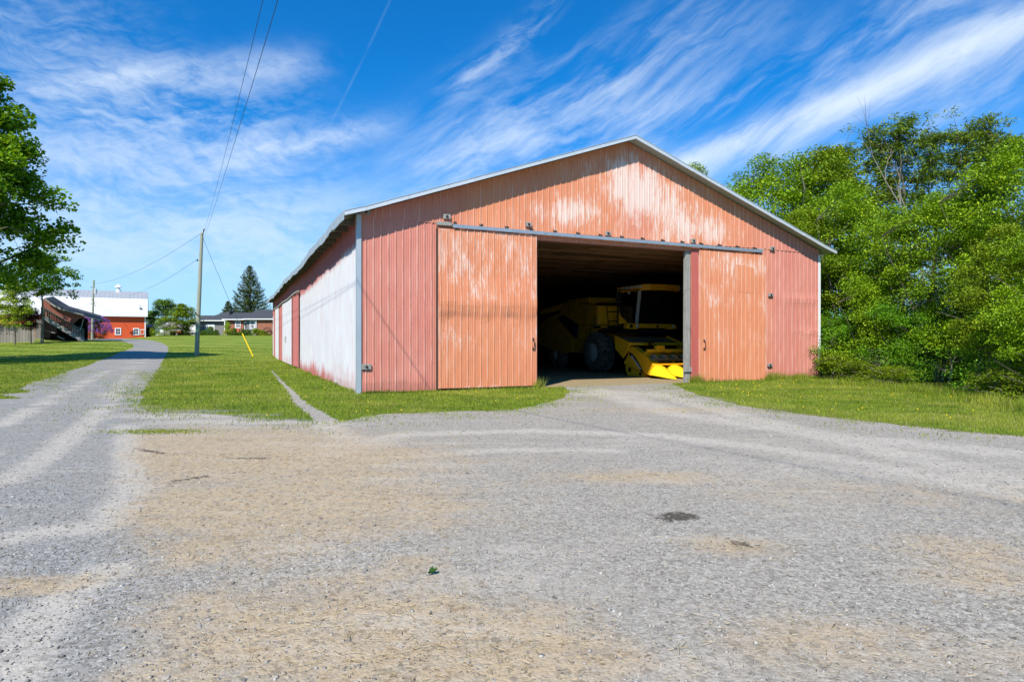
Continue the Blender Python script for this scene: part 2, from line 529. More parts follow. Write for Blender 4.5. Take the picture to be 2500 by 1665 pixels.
# ------------------------------------------------------------------ ground: one planar partition, split into regions
def wob(pts, step=0.5, amp=0.10, seed=1, closed=False):
    r = random.Random(seed); out = []
    n = len(pts); rngi = range(n if closed else n - 1)
    for i in rngi:
        a = Vector(pts[i][:2]); b = Vector(pts[(i + 1) % n][:2]); L = (b - a).length
        k = max(1, min(40, int(L / step)))
        nrm = Vector((-(b - a).y, (b - a).x)); nrm = nrm.normalized() if nrm.length > 0 else nrm
        for j in range(k):
            q = a.lerp(b, j / k)
            if not (i == 0 and j == 0 and not closed):
                q = q + nrm * r.uniform(-amp, amp)
            out.append((q.x, q.y))
    if not closed: out.append(tuple(pts[-1][:2]))
    return out
def smooth_line(pts, k=4):
    """Catmull-Rom through points"""
    P = [Vector(p[:2]) for p in pts]; out = []
    for i in range(len(P) - 1):
        p0 = P[max(i - 1, 0)]; p1 = P[i]; p2 = P[i + 1]; p3 = P[min(i + 2, len(P) - 1)]
        for j in range(k):
            t = j / k
            out.append(0.5 * ((2 * p1) + (p2 - p0) * t + (2 * p0 - 5 * p1 + 4 * p2 - p3) * t * t + (3 * p1 - p0 - 3 * p2 + p3) * t ** 3))
    out.append(P[-1])
    return [(q.x, q.y) for q in out]
X0, X1, Y0, Y1 = -120.0, 60.0, -15.0, 150.0
roadL = [g2w(*p) for p in [(0, 962), (48, 946), (112, 924), (191, 900), (242, 881), (287, 863.5), (319, 851), (326, 843), (308, 836), (284, 831.5)]]
roadR = [g2w(*p) for p in [(341, 997), (351, 953), (370, 924), (392, 892), (405, 866.7), (411, 849), (392, 836.5), (354, 829.5)]]
LA = wob(smooth_line([(-120, 13.0), (-24, 16.0)] + roadL), 0.6, 0.10, 3) + [(-72, 101), (-90, 101.5), (-120, 102)]
near_mid = [g2w(*p) for p in [(348, 990), (361, 1003), (440, 1008), (531, 1013), (637, 1021), (764, 1029), (800, 1021), (849, 1027), (913, 1013), (1061, 1006), (1250, 1000), (1345, 980), (1386, 962), (1375, 945)]]
LB = wob(smooth_line(list(reversed(near_mid)) + roadR), 0.35, 0.08, 5) + [(-64.5, 103.5), (-66, 150), (-1, 150), (60, 150), (60, 27.2)] + \
     [tuple(b2w(19.6, -0.1)[:2]), tuple(b2w(19.4, 44)[:2]), tuple(b2w(0.02, 44)[:2]), tuple(b2w(0.02, 0.0)[:2]), tuple(b2w(5.95, 0.0)[:2])]
near_r = [g2w(*p) for p in [(1637, 934), (1700, 962), (1805, 988), (1943, 1009), (2124, 1029), (2283, 1047), (2500, 1066)]]
LC = wob(smooth_line(near_r), 0.3, 0.08, 9) + [(14.0, 8.0), (24.0, 3.0), (60, 0.0), (60, 27.0)] + [tuple(b2w(19.6, -0.15)[:2]), tuple(b2w(12.9, -0.02)[:2])]
path_c = [g2w(*p) for p in [(664, 906), (690, 935), (712, 958), (735, 985), (765, 1006), (800, 1030)]]
def band(c, w0):
    c = [Vector(q) for q in c]; l = []; r = []
    for i, q in enumerate(c):
        d = (c[min(i + 1, len(c) - 1)] - c[max(i - 1, 0)]).normalized(); n = Vector((-d.y, d.x))
        ww = w0 * (0.25 + 0.75 * min(1, i / (len(c) * 0.7)))
        l.append(tuple(q + n * ww)); r.append(tuple(q - n * ww))
    return l + r[::-1]
PATH = wob(band(smooth_line(path_c), 0.17), 0.12, 0.06, 11, True)
FLOOR = [tuple(b2w(u, v)[:2]) for u, v in [(0.03, 0.03), (19.37, 0.03), (19.37, 43.97), (0.03, 43.97)]]

def pip(poly, X, Y):
    P = np.array(poly); x1, y1 = P[:, 0], P[:, 1]; x2, y2 = np.roll(x1, -1), np.roll(y1, -1)
    ins = np.zeros(len(X), bool)
    for a, b, c, d in zip(x1, y1, x2, y2):
        cond = ((b > Y) != (d > Y))
        if b == d: continue
        ins ^= cond & (X < (c - a) * (Y - b) / (d - b) + a)
    return ins
gp = []
def grid(x0, x1, y0, y1, s, jit=0.3):
    xs, ys = np.meshgrid(np.arange(x0, x1, s), np.arange(y0, y1, s))
    q = np.stack([xs.ravel(), ys.ravel()], 1) + rng.uniform(-jit, jit, (xs.size, 2)) * s
    return q
g1 = grid(-13, 14, 1.6, 15, 0.20); g2 = grid(-24, 24, 1.0, 34, 0.55); g3 = grid(-80, 20, 15, 115, 1.7); g4 = grid(X0 + 3, X1 - 3, Y0 + 3, Y1 - 3, 7)
m1 = (g2[:, 0] > -13) & (g2[:, 0] < 14) & (g2[:, 1] > 1.6) & (g2[:, 1] < 15)
m2 = (g3[:, 0] > -24) & (g3[:, 1] < 34)
m3 = (g4[:, 0] > -80) & (g4[:, 0] < 24) & (g4[:, 1] > 0) & (g4[:, 1] < 115)
inner = np.concatenate([g1, g2[~m1], g3[~m2], g4[~m3]])
border = []
for t in np.arange(X0, X1, 6.0): border += [(t, Y0)]
for t in np.arange(Y0, Y1, 5.0): border += [(X1, t)]
for t in np.arange(X1, X0, -6.0): border += [(t, Y1)]
for t in np.arange(Y1, Y0, -5.0): border += [(X0, t)]
verts = [Vector(p) for p in border]; edges = [(i, (i + 1) % len(border)) for i in range(len(border))]
for poly in (LA, LB, LC, PATH, FLOOR):
    b = len(verts); verts += [Vector((max(X0, min(X1, q[0])), max(Y0, min(Y1, q[1])))) for q in poly]
    edges += [(b + i, b + (i + 1) % len(poly)) for i in range(len(poly))]
verts += [Vector(p) for p in inner]
cv_, ce_, cf_, *_r = delaunay_2d_cdt(verts, edges, [], 0, 1e-4)
GV = np.array([(q.x, q.y) for q in cv_]); GF = np.array([f for f in cf_ if len(f) == 3])
cen = GV[GF].mean(1)
cxx, cyy = cen[:, 0], cen[:, 1]
reg = np.where(cyy < 26, 5, 6)
for k, poly in ((3, LC), (2, LB), (1, LA), (4, PATH), (0, FLOOR)):
    reg[pip(poly, cxx, cyy)] = k
GZ = terrain(GV[:, 0], GV[:, 1])

# masks: R straw, G dust, B stain (gravel); R dry, G bare (lawn). Laid out on the ground itself.
def blob(px, py, rx, ry, ang=0.0):
    c = g2w(px, py); d = GV - np.array(c); ca, sa = math.cos(ang), math.sin(ang)
    a = d[:, 0] * ca + d[:, 1] * sa; b = -d[:, 0] * sa + d[:, 1] * ca
    return np.exp(-(a / rx) ** 2 - (b / ry) ** 2)
def line(pts, wdt):
    P = [np.array(g2w(*p)) for p in pts]; best = np.full(len(GV), 1e9)
    for a, b in zip(P[:-1], P[1:]):
        ab = b - a; t = np.clip(((GV - a) @ ab) / (ab @ ab), 0, 1)
        best = np.minimum(best, np.hypot(*(GV - (a + t[:, None] * ab)).T))
    return np.exp(-(best / wdt) ** 2)
mx = np.maximum.reduce
straw = mx([blob(480, 1090, 2.8, 2.4) * 1.15, blob(640, 1120, 3.0, 1.8) * 1.15, blob(700, 1230, 2.2, 1.3) * 1.1, blob(560, 1330, 1.2, .7) * .8, blob(420, 1240, 1.4, 1.2), blob(780, 1290, 1.0, .5) * .8,
            blob(840, 1165, 1.2, .8), blob(900, 1540, 1.3, .6) * 1.2, blob(1100, 1600, 1.0, .5) * 1.25, blob(1250, 1590, .7, .5) * 1.1, blob(620, 1500, 1.0, .5) * .7,
            blob(300, 1480, .7, .4) * .5, blob(400, 1640, .8, .4) * .7, blob(1560, 1165, 1.3, .45) * .9, blob(1480, 930, 2.2, 1.0) * .95, blob(1660, 1000, 3.0, .8) * .6,
            blob(1790, 1330, .5, .3) * .8, blob(2350, 1350, .7, .5) * .7, blob(2400, 1420, .7, .4) * .7, blob(2100, 1580, 1.2, .5) * .6, blob(1420, 1600, .8, .4) * .8,
            blob(2100, 1200, 3.0, 1.0) * .45, blob(45, 1430, .5, .2) * 1.2, blob(1000, 1370, .5, .3) * .6, blob(850, 1420, .8, .3) * .7])
_a, _b = np.array(g2w(312, 1040)), np.array(g2w(215, 1420)); _n = np.array([-(_b - _a)[1], (_b - _a)[0]]); _n /= np.linalg.norm(_n)
_sd = (GV - _a) @ _n
_sd = _sd if ((np.array(g2w(800, 1200)) - _a) @ _n) > 0 else -_sd           # metres inside the chaff-covered side of the lane edge
lane_gate = np.clip((_sd + .25) / .7, 0, 1)
straw = np.maximum(straw * lane_gate, blob(45, 1430, .5, .2) * 1.2)
dust = mx([line([(0, 1180), (120, 1110), (230, 1020), (330, 900), (380, 860)], .32) * .8, line([(0, 1040), (150, 960), (290, 890), (350, 850)], .32) * .8,
           line([(0, 1320), (150, 1290), (240, 1290), (330, 1200), (310, 1040)], .28) * .9, line([(0, 1665), (60, 1560), (180, 1450), (250, 1390)], .22),
           line([(820, 1085), (1000, 1060), (1300, 1052), (1600, 1062), (1850, 1090), (2100, 1130), (2500, 1210)], .35) * .9,
           line([(900, 1120), (1250, 1098), (1500, 1100)], .3) * .8, line([(1600, 960), (1900, 1040), (2250, 1120), (2500, 1180)], .6) * .8,
           line([(1450, 950), (1650, 1010), (2000, 1060), (2500, 1110)], .7) * .8, line([(780, 1030), (860, 1080), (700, 1150)], .4) * .8,
           blob(860, 1085, .9, .5), blob(1650, 1600, .5, .3) * .7, blob(1250, 1420, 1.2, .6) * .55, blob(420, 1015, 2.2, .7) * .8, blob(600, 1030, 2.5, .6) * .8,
           blob(1450, 1650, .8, .4) * .6, blob(1300, 1350, .9, .3) * .6, blob(2200, 1150, 5.0, 1.6) * .55, blob(1500, 960, 3.0, 1.6) * .7, blob(1750, 1080, 4.0, 1.0) * .5])
stain = mx([blob(1655, 1262, .24, .13) * 1.15, blob(1660, 1250, .10, .06), blob(1700, 1262, .10, .06), blob(1430, 1340, .09, .05) * .9, blob(1460, 1350, .16, .05) * .95,
            blob(1810, 1330, .12, .06) * .8, blob(2360, 1052, .5, .12) * .95,
            line([(310, 1090), (410, 1110), (480, 1106)], .10) * .62, line([(560, 1117), (670, 1119)], .12) * .66, line([(355, 1198), (440, 1172), (580, 1152)], .12) * .64])
dry = mx([blob(880, 962, 1.2, .5) * .9, blob(760, 930, 1.0, 1.5) * .35, line([(341, 990), (351, 953), (370, 924), (392, 892)], .9) * .55, line([(0, 962), (112, 924), (191, 900)], .5) * .7,
          blob(620, 885, 5, 2.2) * .75, blob(450, 1000, 3, .9) * .6, line([(1700, 962), (1943, 1009), (2283, 1047), (2500, 1066)], .45) * .7])
bare = mx([line([(1700, 964), (1943, 1011), (2283, 1049), (2500, 1068)], .16) * .8, blob(480, 1004, 1.6, .5) * .8, blob(620, 1012, 1.2, .4) * .7, blob(400, 990, .9, .5) * .5,
           blob(530, 868, 2.0, .6) * .8, blob(560, 985, 1.0, .35) * .6, line([(1250, 1000), (1061, 1006), (913, 1013)], .12) * .6, line([(348, 992), (440, 1008), (531, 1013), (637, 1021), (764, 1029)], .55) * .62, line([(351, 953), (370, 924), (392, 892)], .3) * .6])
floorm = np.zeros(len(GV))
GA = np.stack([straw, dust, stain, np.where(GV[:, 1] < 26, 1 - np.clip((_sd + .1) / .9, 0, 1), 1.0)], 1)        # A: bluish crushed stone of the lane
LAT = np.stack([dry, bare, floorm, np.ones(len(GV))], 1)
def region(name, ids, m, att, **kw):
    f = GF[np.isin(reg, ids)]
    used, inv = np.unique(f, return_inverse=True)
    V = np.column_stack([GV[used], GZ[used]])
    f = inv.reshape(-1, 3)
    a, b, c = V[f[:, 0]], V[f[:, 1]], V[f[:, 2]]
    flip = np.cross(b - a, c - a)[:, 2] < 0
    f[flip] = f[flip][:, ::-1]
    o = link(name, np_mesh(name, V, f, m, {'mask': att[used]}, smooth=True))
    return tag(o, kind='structure')
region('barn_floor', [0], M_dirt, GA)
region('lawn', [1], M_lawn, LAT)
region('lawn', [2], M_lawn, LAT)
region('lawn', [3], M_lawn, LAT)
region('gravel_path', [4], M_gravel, GA * np.array([.2, 1, 1, 1]))
region('gravel_yard', [5], M_gravel, GA)
region('gravel_road', [6], M_gravel, GA)
# land out to the horizon
ring = []
for s in (1.0, 1.15, 2.0, 6.0, 25.0):
    ring.append([(-30 + (x + 30) * s, 67 + (y - 67) * s) for x, y in border])
V = []; Fc = []; nb = len(border)
for k, r_ in enumerate(ring):
    for (x, y), (bx, by) in zip(r_, border):
        V.append((x, y, tz(bx, by) if k == 0 else tz(max(-160, min(160, x)), max(-20, min(300, y)))))
for k in range(len(ring) - 1):
    for i in range(nb):
        j = (i + 1) % nb
        Fc.append((k * nb + i, (k + 1) * nb + i, (k + 1) * nb + j, k * nb + j))
tag(link('ground', np_mesh('ground', np.array(V), np.array(Fc), M_field)), kind='structure')

# ------------------------------------------------------------------ grass blades, dandelions, stones, straw
def sample_region(ids, dens_fn, xr=0.92):
    f = GF[np.isin(reg, ids)]
    A = np.column_stack([GV, GZ]); a, b, c = A[f[:, 0]], A[f[:, 1]], A[f[:, 2]]
    area = 0.5 * np.abs((b - a)[:, 0] * (c - a)[:, 1] - (b - a)[:, 1] * (c - a)[:, 0])
    cc = (a + b + c) / 3
    n = area * dens_fn(cc[:, 0], cc[:, 1])
    n[(np.abs(cc[:, 0]) > xr * np.maximum(cc[:, 1], 1)) | (cc[:, 1] < 1)] = 0
    k = np.floor(n + rng.random(len(n))).astype(int)
    idx = np.repeat(np.arange(len(f)), k)
    r1 = np.sqrt(rng.random(len(idx))); r2 = rng.random(len(idx))
    P = a[idx] * (1 - r1)[:, None] + b[idx] * (r1 * (1 - r2))[:, None] + c[idx] * (r1 * r2)[:, None]
    return P, f[idx]
def blades(P, h, wd, lean=0.5, tip=None):
    """one curved two-triangle blade at every point"""
    n = len(P)
    a = rng.uniform(0, 2 * np.pi, n); s = np.column_stack([np.cos(a), np.sin(a), np.zeros(n)])
    b = rng.uniform(0, 2 * np.pi, n); l = rng.uniform(0.1, lean, n) * h
    top = P + np.column_stack([np.cos(b) * l, np.sin(b) * l, h])
    V = np.stack([P - s * wd[:, None] / 2, P + s * wd[:, None] / 2, top], 1).reshape(-1, 3)
    Fq = np.arange(3 * n).reshape(n, 3)
    t = np.repeat(np.column_stack([rng.random(n), rng.random(n), rng.random(n), np.ones(n)]), 3, 0)
    return V, Fq, t
def gdens(x, y): return np.where(y < 22, 420, np.where(y < 32, 260, np.where(y < 48, 90, np.where(y < 75, 26, 0))))
P, fi = sample_region([1, 2, 3], gdens)
dr = np.maximum(LAT[fi].mean(1)[:, 1], LAT[fi].mean(1)[:, 0] * .45)
P = P[rng.random(len(P)) > dr * 0.95]
ub = (P[:, :2] - np.array(BO[:2])) @ np.array(BU[:2]); vb = (P[:, :2] - np.array(BO[:2])) @ np.array(BV[:2])
inb = (ub > 0.0) & (ub < BW) & (vb > -0.02) & (vb < BL)
P = P[~inb]
hh = rng.uniform(0.02, 0.062, len(P)) * (1 + P[:, 1] / 80)
ww = 0.010 + P[:, 1] * 0.00055
sets = [blades(P, hh, ww)]
# thin grass straying into the gravel along every edge of the lawns
def stray(ids, dens, dist):
    Q, _ = sample_region(ids, lambda x, y: np.where((y < 34) & (y > 10), dens, 0))
    L = np.concatenate([np.array(near_mid), np.array(near_r), np.array(roadR[:4]), np.array(roadL[:4])])
    seg = np.concatenate([np.array(smooth_line(q, 14)) for q in (near_mid, near_r, roadR, roadL)])
    dd = np.full(len(Q), 1e9)
    for i in range(0, len(seg), 1): dd = np.minimum(dd, np.hypot(Q[:, 0] - seg[i, 0], Q[:, 1] - seg[i, 1]))
    cl_ = np.sin(Q[:, 0] * 3.1 + 2 * np.sin(Q[:, 1] * 2.3)) * 0.5 + 0.5
    return Q[rng.random(len(Q)) < np.exp(-dd / dist) * cl_]
Q = stray([5, 6], 420, 0.55)
sets.append(blades(Q, rng.uniform(.02, .07, len(Q)), np.full(len(Q), .016)))
gpatch = np.array(g2w(383, 1054))
Q = np.column_stack([gpatch[0] + rng.normal(0, .45, 1500), gpatch[1] + rng.normal(0, .16, 1500), np.zeros(1500)])
sets.append(blades(Q, rng.uniform(.01, .035, 1500), np.full(1500, .014)))
# taller grass along the barn and under the trees
def tall(line_pts, n, spread, h0, h1):
    P_ = np.array([q[:2] for q in line_pts]); seg = np.hypot(*(P_[1:] - P_[:-1]).T); cs = np.concatenate([[0], np.cumsum(seg)])
    t = rng.random(n) * cs[-1]
    x = np.interp(t, cs, P_[:, 0]) + rng.normal(0, spread, n); y = np.interp(t, cs, P_[:, 1]) + rng.normal(0, spread, n)
    clump = 0.35 + 0.65 * (np.sin(t * 2.9) * np.sin(t * 1.3 + 1) * .5 + .5)
    Q_ = np.column_stack([x, y, terrain(x, y)])
    sets.append(blades(Q_, rng.uniform(h0, h1, n) * clump, np.full(n, .018), 0.6))
tall([b2w(12.8, -.12), b2w(16.2, -.12)], 900, .05, .08, .30)
tall([b2w(16.2, -.15), b2w(19.3, -.15)], 1500, .07, .12, .5)
tall([b2w(12.45, -.2), b2w(12.9, -.2)], 260, .05, .2, .5)
tall([b2w(5.85, -.12), b2w(6.15, -.05)], 200, .06, .2, .55)
tall([b2w(0.1, -.12), b2w(5.9, -.14)], 1500, .05, .06, .18)
tall([b2w(-.1, .1), b2w(-.1, 43)], 4000, .06, .08, .22)
tall([g2w(2020, 938), g2w(2160, 945), g2w(2300, 962), g2w(2420, 985), g2w(2560, 1010)], 5200, .30, .10, .42)
V = np.concatenate([s[0] for s in sets]); T = np.concatenate([s[2] for s in sets])
tag(link('grass', np_mesh('grass', V, np.arange(len(V)).reshape(-1, 3), M_blade, {'tint': T})), kind='stuff')

def flower_fn(nt): return (0.80, 0.55, 0.01), None
M_dand = mat('dandelion_yellow', flower_fn, 0.8)
Q, _ = sample_region([1, 2, 3], lambda x, y: np.where(y < 60, 1.5, 0))
cn = np.sin(Q[:, 0] * 1.1 + 1.5 * np.sin(Q[:, 1] * .8)) + np.sin(Q[:, 1] * 1.7 + Q[:, 0] * .4)
Q = Q[rng.random(len(Q)) < np.clip(0.35 + 0.5 * cn, 0.06, 1) * np.where(Q[:, 0] > 5, 1.0, 0.4)]
uq = (Q[:, :2] - np.array(BO[:2])) @ np.array(BU[:2])
Q[:, 2] += rng.uniform(.05, .10, len(Q))
k6 = np.arange(6) * np.pi / 3
rr = rng.uniform(.010, .018, len(Q)) * (1 + Q[:, 1] / 60)
ringv = np.stack([Q[:, None, 0] + np.cos(k6) * rr[:, None], Q[:, None, 1] + np.sin(k6) * rr[:, None], Q[:, None, 2] + np.where(np.arange(6) % 2, .004, -.004)[None]], 2)
topv = Q + np.array([0, 0, .018])
V = np.concatenate([ringv, topv[:, None]], 1).reshape(-1, 3)
Fq = (np.arange(len(Q))[:, None, None] * 7 + np.stack([np.arange(6), (np.arange(6) + 1) % 6, np.full(6, 6)], 1)[None]).reshape(-1, 3)
tag(link('dandelion_flowers', np_mesh('dandelion_flowers', V, Fq, M_dand)), kind='stuff')

def stone_fn(nt):
    t = nt.sep(nt.attr('tint')); p = nt.pos()
    c = nt.ramp(t[0], [(0, (.135, .124, .112)), (.5, (.29, .268, .24)), (.85, (.38, .355, .32)), (1, (.46, .43, .39))])
    return nt.mix(nt.step(t[1], .8, .95, 0, .5), c, (.34, .27, .18)), None
M_stone = mat('loose_stone', stone_fn, 0.9, 0, 0.2)
def sdens(x, y): return np.where(y < 5, 620, np.where(y < 8, 260, np.where(y < 14, 80, np.where(y < 24, 18, 0))))
Q, fi = sample_region([4, 5, 6], sdens)
keep = rng.random(len(Q)) > GA[fi].mean(1)[:, 0] * .55
Q = Q[keep]
n = len(Q)
sz = np.clip(rng.lognormal(-5.25, .42, n), .003, .018) * (1 + Q[:, 1] / 25)
base = np.array([(1, 0, 0), (0, 1, 0), (-1, 0, 0), (0, -1, 0), (0, 0, 1), (0, 0, -1)], float)
of = np.array([(0, 1, 4), (1, 2, 4), (2, 3, 4), (3, 0, 4), (1, 0, 5), (2, 1, 5), (3, 2, 5), (0, 3, 5)])
jit = base[None] * rng.uniform(.6, 1.3, (n, 6, 1)) + rng.normal(0, .18, (n, 6, 3))
an = rng.uniform(0, 6.28, n); ca, sa = np.cos(an)[:, None], np.sin(an)[:, None]
jit[:, :, 2] *= .6
vx = jit[:, :, 0] * ca * 1.25 - jit[:, :, 1] * sa; vy = jit[:, :, 0] * sa * 1.25 + jit[:, :, 1] * ca
V = np.stack([vx, vy, jit[:, :, 2]], 2) * sz[:, None, None] + (Q + np.array([0, 0, .002]))[:, None]
Fq = (np.arange(n)[:, None, None] * 6 + of[None]).reshape(-1, 3)
T = np.repeat(np.column_stack([rng.random(n), rng.random(n), rng.random(n), np.ones(n)]), 6, 0)
tag(link('gravel_stones', np_mesh('gravel_stones', V.reshape(-1, 3), Fq, M_stone, {'tint': T})), kind='stuff')

def strawbit_fn(nt):
    t = nt.sep(nt.attr('tint'))
    return nt.ramp(t[0], [(0, (.20, .13, .06)), (.5, (.42, .31, .16)), (1, (.62, .50, .30))]), None
M_straw = mat('straw_bits', strawbit_fn, 0.85, 0, 0.2)
Q, fi = sample_region([0, 5, 6], lambda x, y: np.where(y < 5.5, 900, np.where(y < 9, 380, np.where(y < 15, 90, np.where(y < 27, 16, 0)))))
sm = GA[fi].mean(1)[:, 0]
Q = Q[rng.random(len(Q)) < np.clip(sm ** 1.5 * .8 + .02, 0, 1)]
n = len(Q)
ln = rng.lognormal(-3.95, .55, n).clip(.006, .07); wd = rng.uniform(.0005, .0013, n) * (1 + Q[:, 1] / 7)
a = rng.normal(0.15, .9, n); d = np.column_stack([np.cos(a), np.sin(a), rng.normal(0, .12, n)]); s = np.column_stack([-np.sin(a), np.cos(a), np.zeros(n)])
mid = Q + np.array([0, 0, .006]) + np.column_stack([np.zeros(n), np.zeros(n), rng.uniform(0, .012, n)])
p0 = mid - d * ln[:, None] / 2; p1 = mid + d * ln[:, None] / 2; up = np.array([0, 0, 1.0])
V = np.stack([p0 - s * wd[:, None], p0 + s * wd[:, None], p0 + up * wd[:, None] * 1.4, p1 - s * wd[:, None], p1 + s * wd[:, None], p1 + up * wd[:, None] * 1.4], 1).reshape(-1, 3)
q4 = np.array([(0, 2, 5, 3), (2, 1, 4, 5), (1, 0, 3, 4)])
Fq = (np.arange(n)[:, None, None] * 6 + q4[None]).reshape(-1, 4)
T = np.repeat(np.column_stack([rng.random(n), rng.random(n), rng.random(n), np.ones(n)]), 6, 0)
tag(link('straw_litter', np_mesh('straw_litter', V, Fq, M_straw, {'tint': T})), kind='stuff')
# the one fresh leaf lying on the gravel
lp = g2w(1048, 1403)
mb = MB()
for ax, ay, ln_, an_ in ((0, 0, .065, .3), (0.01, .01, .05, 1.5), (-.01, 0, .045, -.9), (.02, .015, .04, .8)):
    ca, sa = math.cos(an_), math.sin(an_)
    mb.add([(lp[0] + ax + ca * t * ln_ - sa * q * ln_ * .35, lp[1] + ay + sa * t * ln_ + ca * q * ln_ * .35, .012 + z) for t, q, z in ((0, 0, 0), (.5, 1, .012), (1, 0, .03), (.5, -1, .02), (.5, 0, .002))],
           [(0, 4, 1), (1, 4, 2), (0, 3, 4), (3, 2, 4)])
tag(mb.build('fallen_leaf', leafy('fresh_leaf', lambda nt: ((.035, .11, .015), None)), fix=False), 'small fresh green leaf lying alone on the grey gravel', 'leaf')
# ------------------------------------------------------------------ barn materials
def siding_fn(nt):
    """painted steel: pink-red fading to orange, chalky white streaks where the paint has worn"""
    p = nt.obj(); m = nt.sep(nt.attr('mask'))
    x, y, z = nt.sep(p)
    pv = nt.comb(nt.mul(nt.add(x, y), 1.0), nt.mul(y, 1.0), nt.mul(z, 1.0))
    st = nt.noise(nt.scale(pv, (13.0, 13.0, 1.1)), 1.0, 8, 0.72)
    st2 = nt.noise(nt.scale(pv, (48.0, 48.0, 2.6)), 1.0, 6, 0.75)
    blotch = nt.noise(nt.scale(pv, (1.2, 1.2, 0.7)), 1.0, 5, 0.6)
    sheet = nt.new('ShaderNodeTexWhiteNoise', noise_dimensions='1D')
    nt.put(sheet.inputs['W'], nt.math('FLOOR', nt.math('DIVIDE', nt.add(x, y), 0.9144)))
    pink = nt.mix(blotch, (0.52, 0.165, 0.120), (0.62, 0.255, 0.200))
    orange = nt.mix(blotch, (0.615, 0.200, 0.075), (0.685, 0.280, 0.130))
    c = nt.mix(nt.mul(m[1], 0.82), pink, orange)
    c = nt.mix(nt.mul(sheet.outputs['Value'], 0.10), c, (0.40, 0.09, 0.06))
    # chalk streaks
    s = nt.add(nt.mul(st, 0.50), nt.add(nt.mul(st2, 0.50), nt.mul(nt.sub(blotch, 0.5), 0.34)))
    wear = nt.step(nt.add(s, nt.mul(nt.sub(m[0], 0.5), 0.56)), 0.46, 0.58)
    c = nt.mix(nt.mul(nt.step(nt.add(s, nt.mul(m[0], .25)), .40, .70), 0.10), c, (0.72, 0.42, 0.30))
    c = nt.mix(nt.mul(wear, 0.66), c, (0.76, 0.68, 0.63))
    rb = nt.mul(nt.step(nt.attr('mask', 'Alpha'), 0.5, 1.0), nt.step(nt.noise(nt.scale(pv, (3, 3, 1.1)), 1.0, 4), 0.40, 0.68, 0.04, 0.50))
    c = nt.mix(rb, c, (0.78, 0.58, 0.50))  # pale rib tops: highlight painted in, broken up like worn paint
    # grime and rust, plus painted shade in the left door's crease
    gr = nt.step(nt.add(nt.mul(st2, 0.5), nt.add(nt.mul(blotch, .4), nt.mul(nt.sub(m[2], .5), .7))), 0.48, 0.72)
    c = nt.mix(nt.mul(gr, 0.55), c, (0.24, 0.085, 0.055))
    # screw heads along the girts
    fx = nt.math('ABSOLUTE', nt.sub(nt.math('FRACT', nt.math('DIVIDE', nt.add(nt.add(x, y), 0.06), 0.2286)), 0.5))
    fz = nt.math('ABSOLUTE', nt.sub(nt.math('FRACT', nt.math('DIVIDE', z, 0.61)), 0.5))
    dd = nt.math('SQRT', nt.add(nt.math('POWER', nt.mul(fx, .2286), 2.0), nt.math('POWER', nt.mul(fz, .61), 2.0)))
    c = nt.mix(nt.mul(nt.step(dd, .011, .005), 0.8), c, (0.12, 0.05, 0.035))
    return c, nt.bump(nt.add(nt.mul(blotch, .7), nt.mul(st2, .15)), 0.25, 0.03), nt.step(s, .3, .7, .48, .68)
M_siding = mat('faded_red_steel', siding_fn, 0.55, 0, 0.35)
def white_fn(nt):
    """side wall: red paint weathered to chalk white, mask R = how far it has gone"""
    p = nt.obj(); m = nt.sep(nt.attr('mask'))
    x, y, z = nt.sep(p)
    st = nt.noise(nt.scale(p, (8.0, 8.0, 0.5)), 1.0, 6, 0.65)
    st2 = nt.noise(nt.scale(p, (20.0, 22.0, 1.0)), 1.0, 5, 0.7)
    bl = nt.noise(nt.scale(p, (1, .8, .7)), 1.0, 5, 0.6)
    red = nt.mix(bl, (0.36, 0.075, 0.065), (0.52, 0.13, 0.105))
    wh = nt.mix(bl, (0.47, 0.49, 0.52), (0.63, 0.64, 0.66))
    wh = nt.mix(nt.step(st2, .46, .72, 0, .50), wh, (0.52, 0.33, 0.31))
    s = nt.add(nt.mul(st, .6), nt.mul(st2, .4))
    t = nt.step(nt.add(nt.mul(nt.sub(s, .5), 1.1), m[0]), 0.30, 0.72)
    c = nt.mix(t, red, wh)
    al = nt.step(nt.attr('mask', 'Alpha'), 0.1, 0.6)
    c = nt.mix(nt.mul(al, 0.22), c, (0.33, 0.27, 0.27))  # darker tint on the ribs paints in their shadow lines
    seam = nt.math('ABSOLUTE', nt.sub(nt.math('FRACT', nt.math('DIVIDE', nt.add(z, .1), 0.92)), 0.5))
    c = nt.mix(nt.mul(nt.step(seam, .012, .004), nt.mul(nt.step(st2, .45, .6), .55)), c, (0.42, 0.42, 0.44))
    gr = nt.step(nt.add(nt.mul(st2, .5), nt.add(nt.mul(bl, .4), nt.mul(nt.sub(m[2], .5), .8))), .5, .75)
    c = nt.mix(nt.mul(gr, .6), c, (0.28, 0.11, 0.08))
    return c, nt.bump(nt.add(bl, nt.mul(st2, .1)), .2, .03)
M_white = mat('chalky_white_steel', white_fn, 0.6, 0, 0.3)
def galv_fn(nt):
    p = nt.obj(); n = nt.noise(p, 2.0, 5, .6); n2 = nt.noise(nt.scale(p, (12, 12, 12)), 1.0, 4, .7)
    c = nt.mix(n, (0.46, 0.50, 0.54), (0.68, 0.71, 0.73))
    return nt.mix(nt.step(n2, .55, .75, 0, .5), c, (0.36, 0.37, 0.38)), None
M_galv = mat('galvanised_trim', galv_fn, 0.5, 0.25, 0.4)
M_galv2 = mat('dull_blue_galvanised', lambda nt: (nt.mix(nt.noise(nt.scale(nt.obj(), (2, 2, .8)), 1.0, 5), (0.27, 0.33, 0.38), (0.50, 0.545, 0.58)), None), 0.5, 0.25, 0.4)
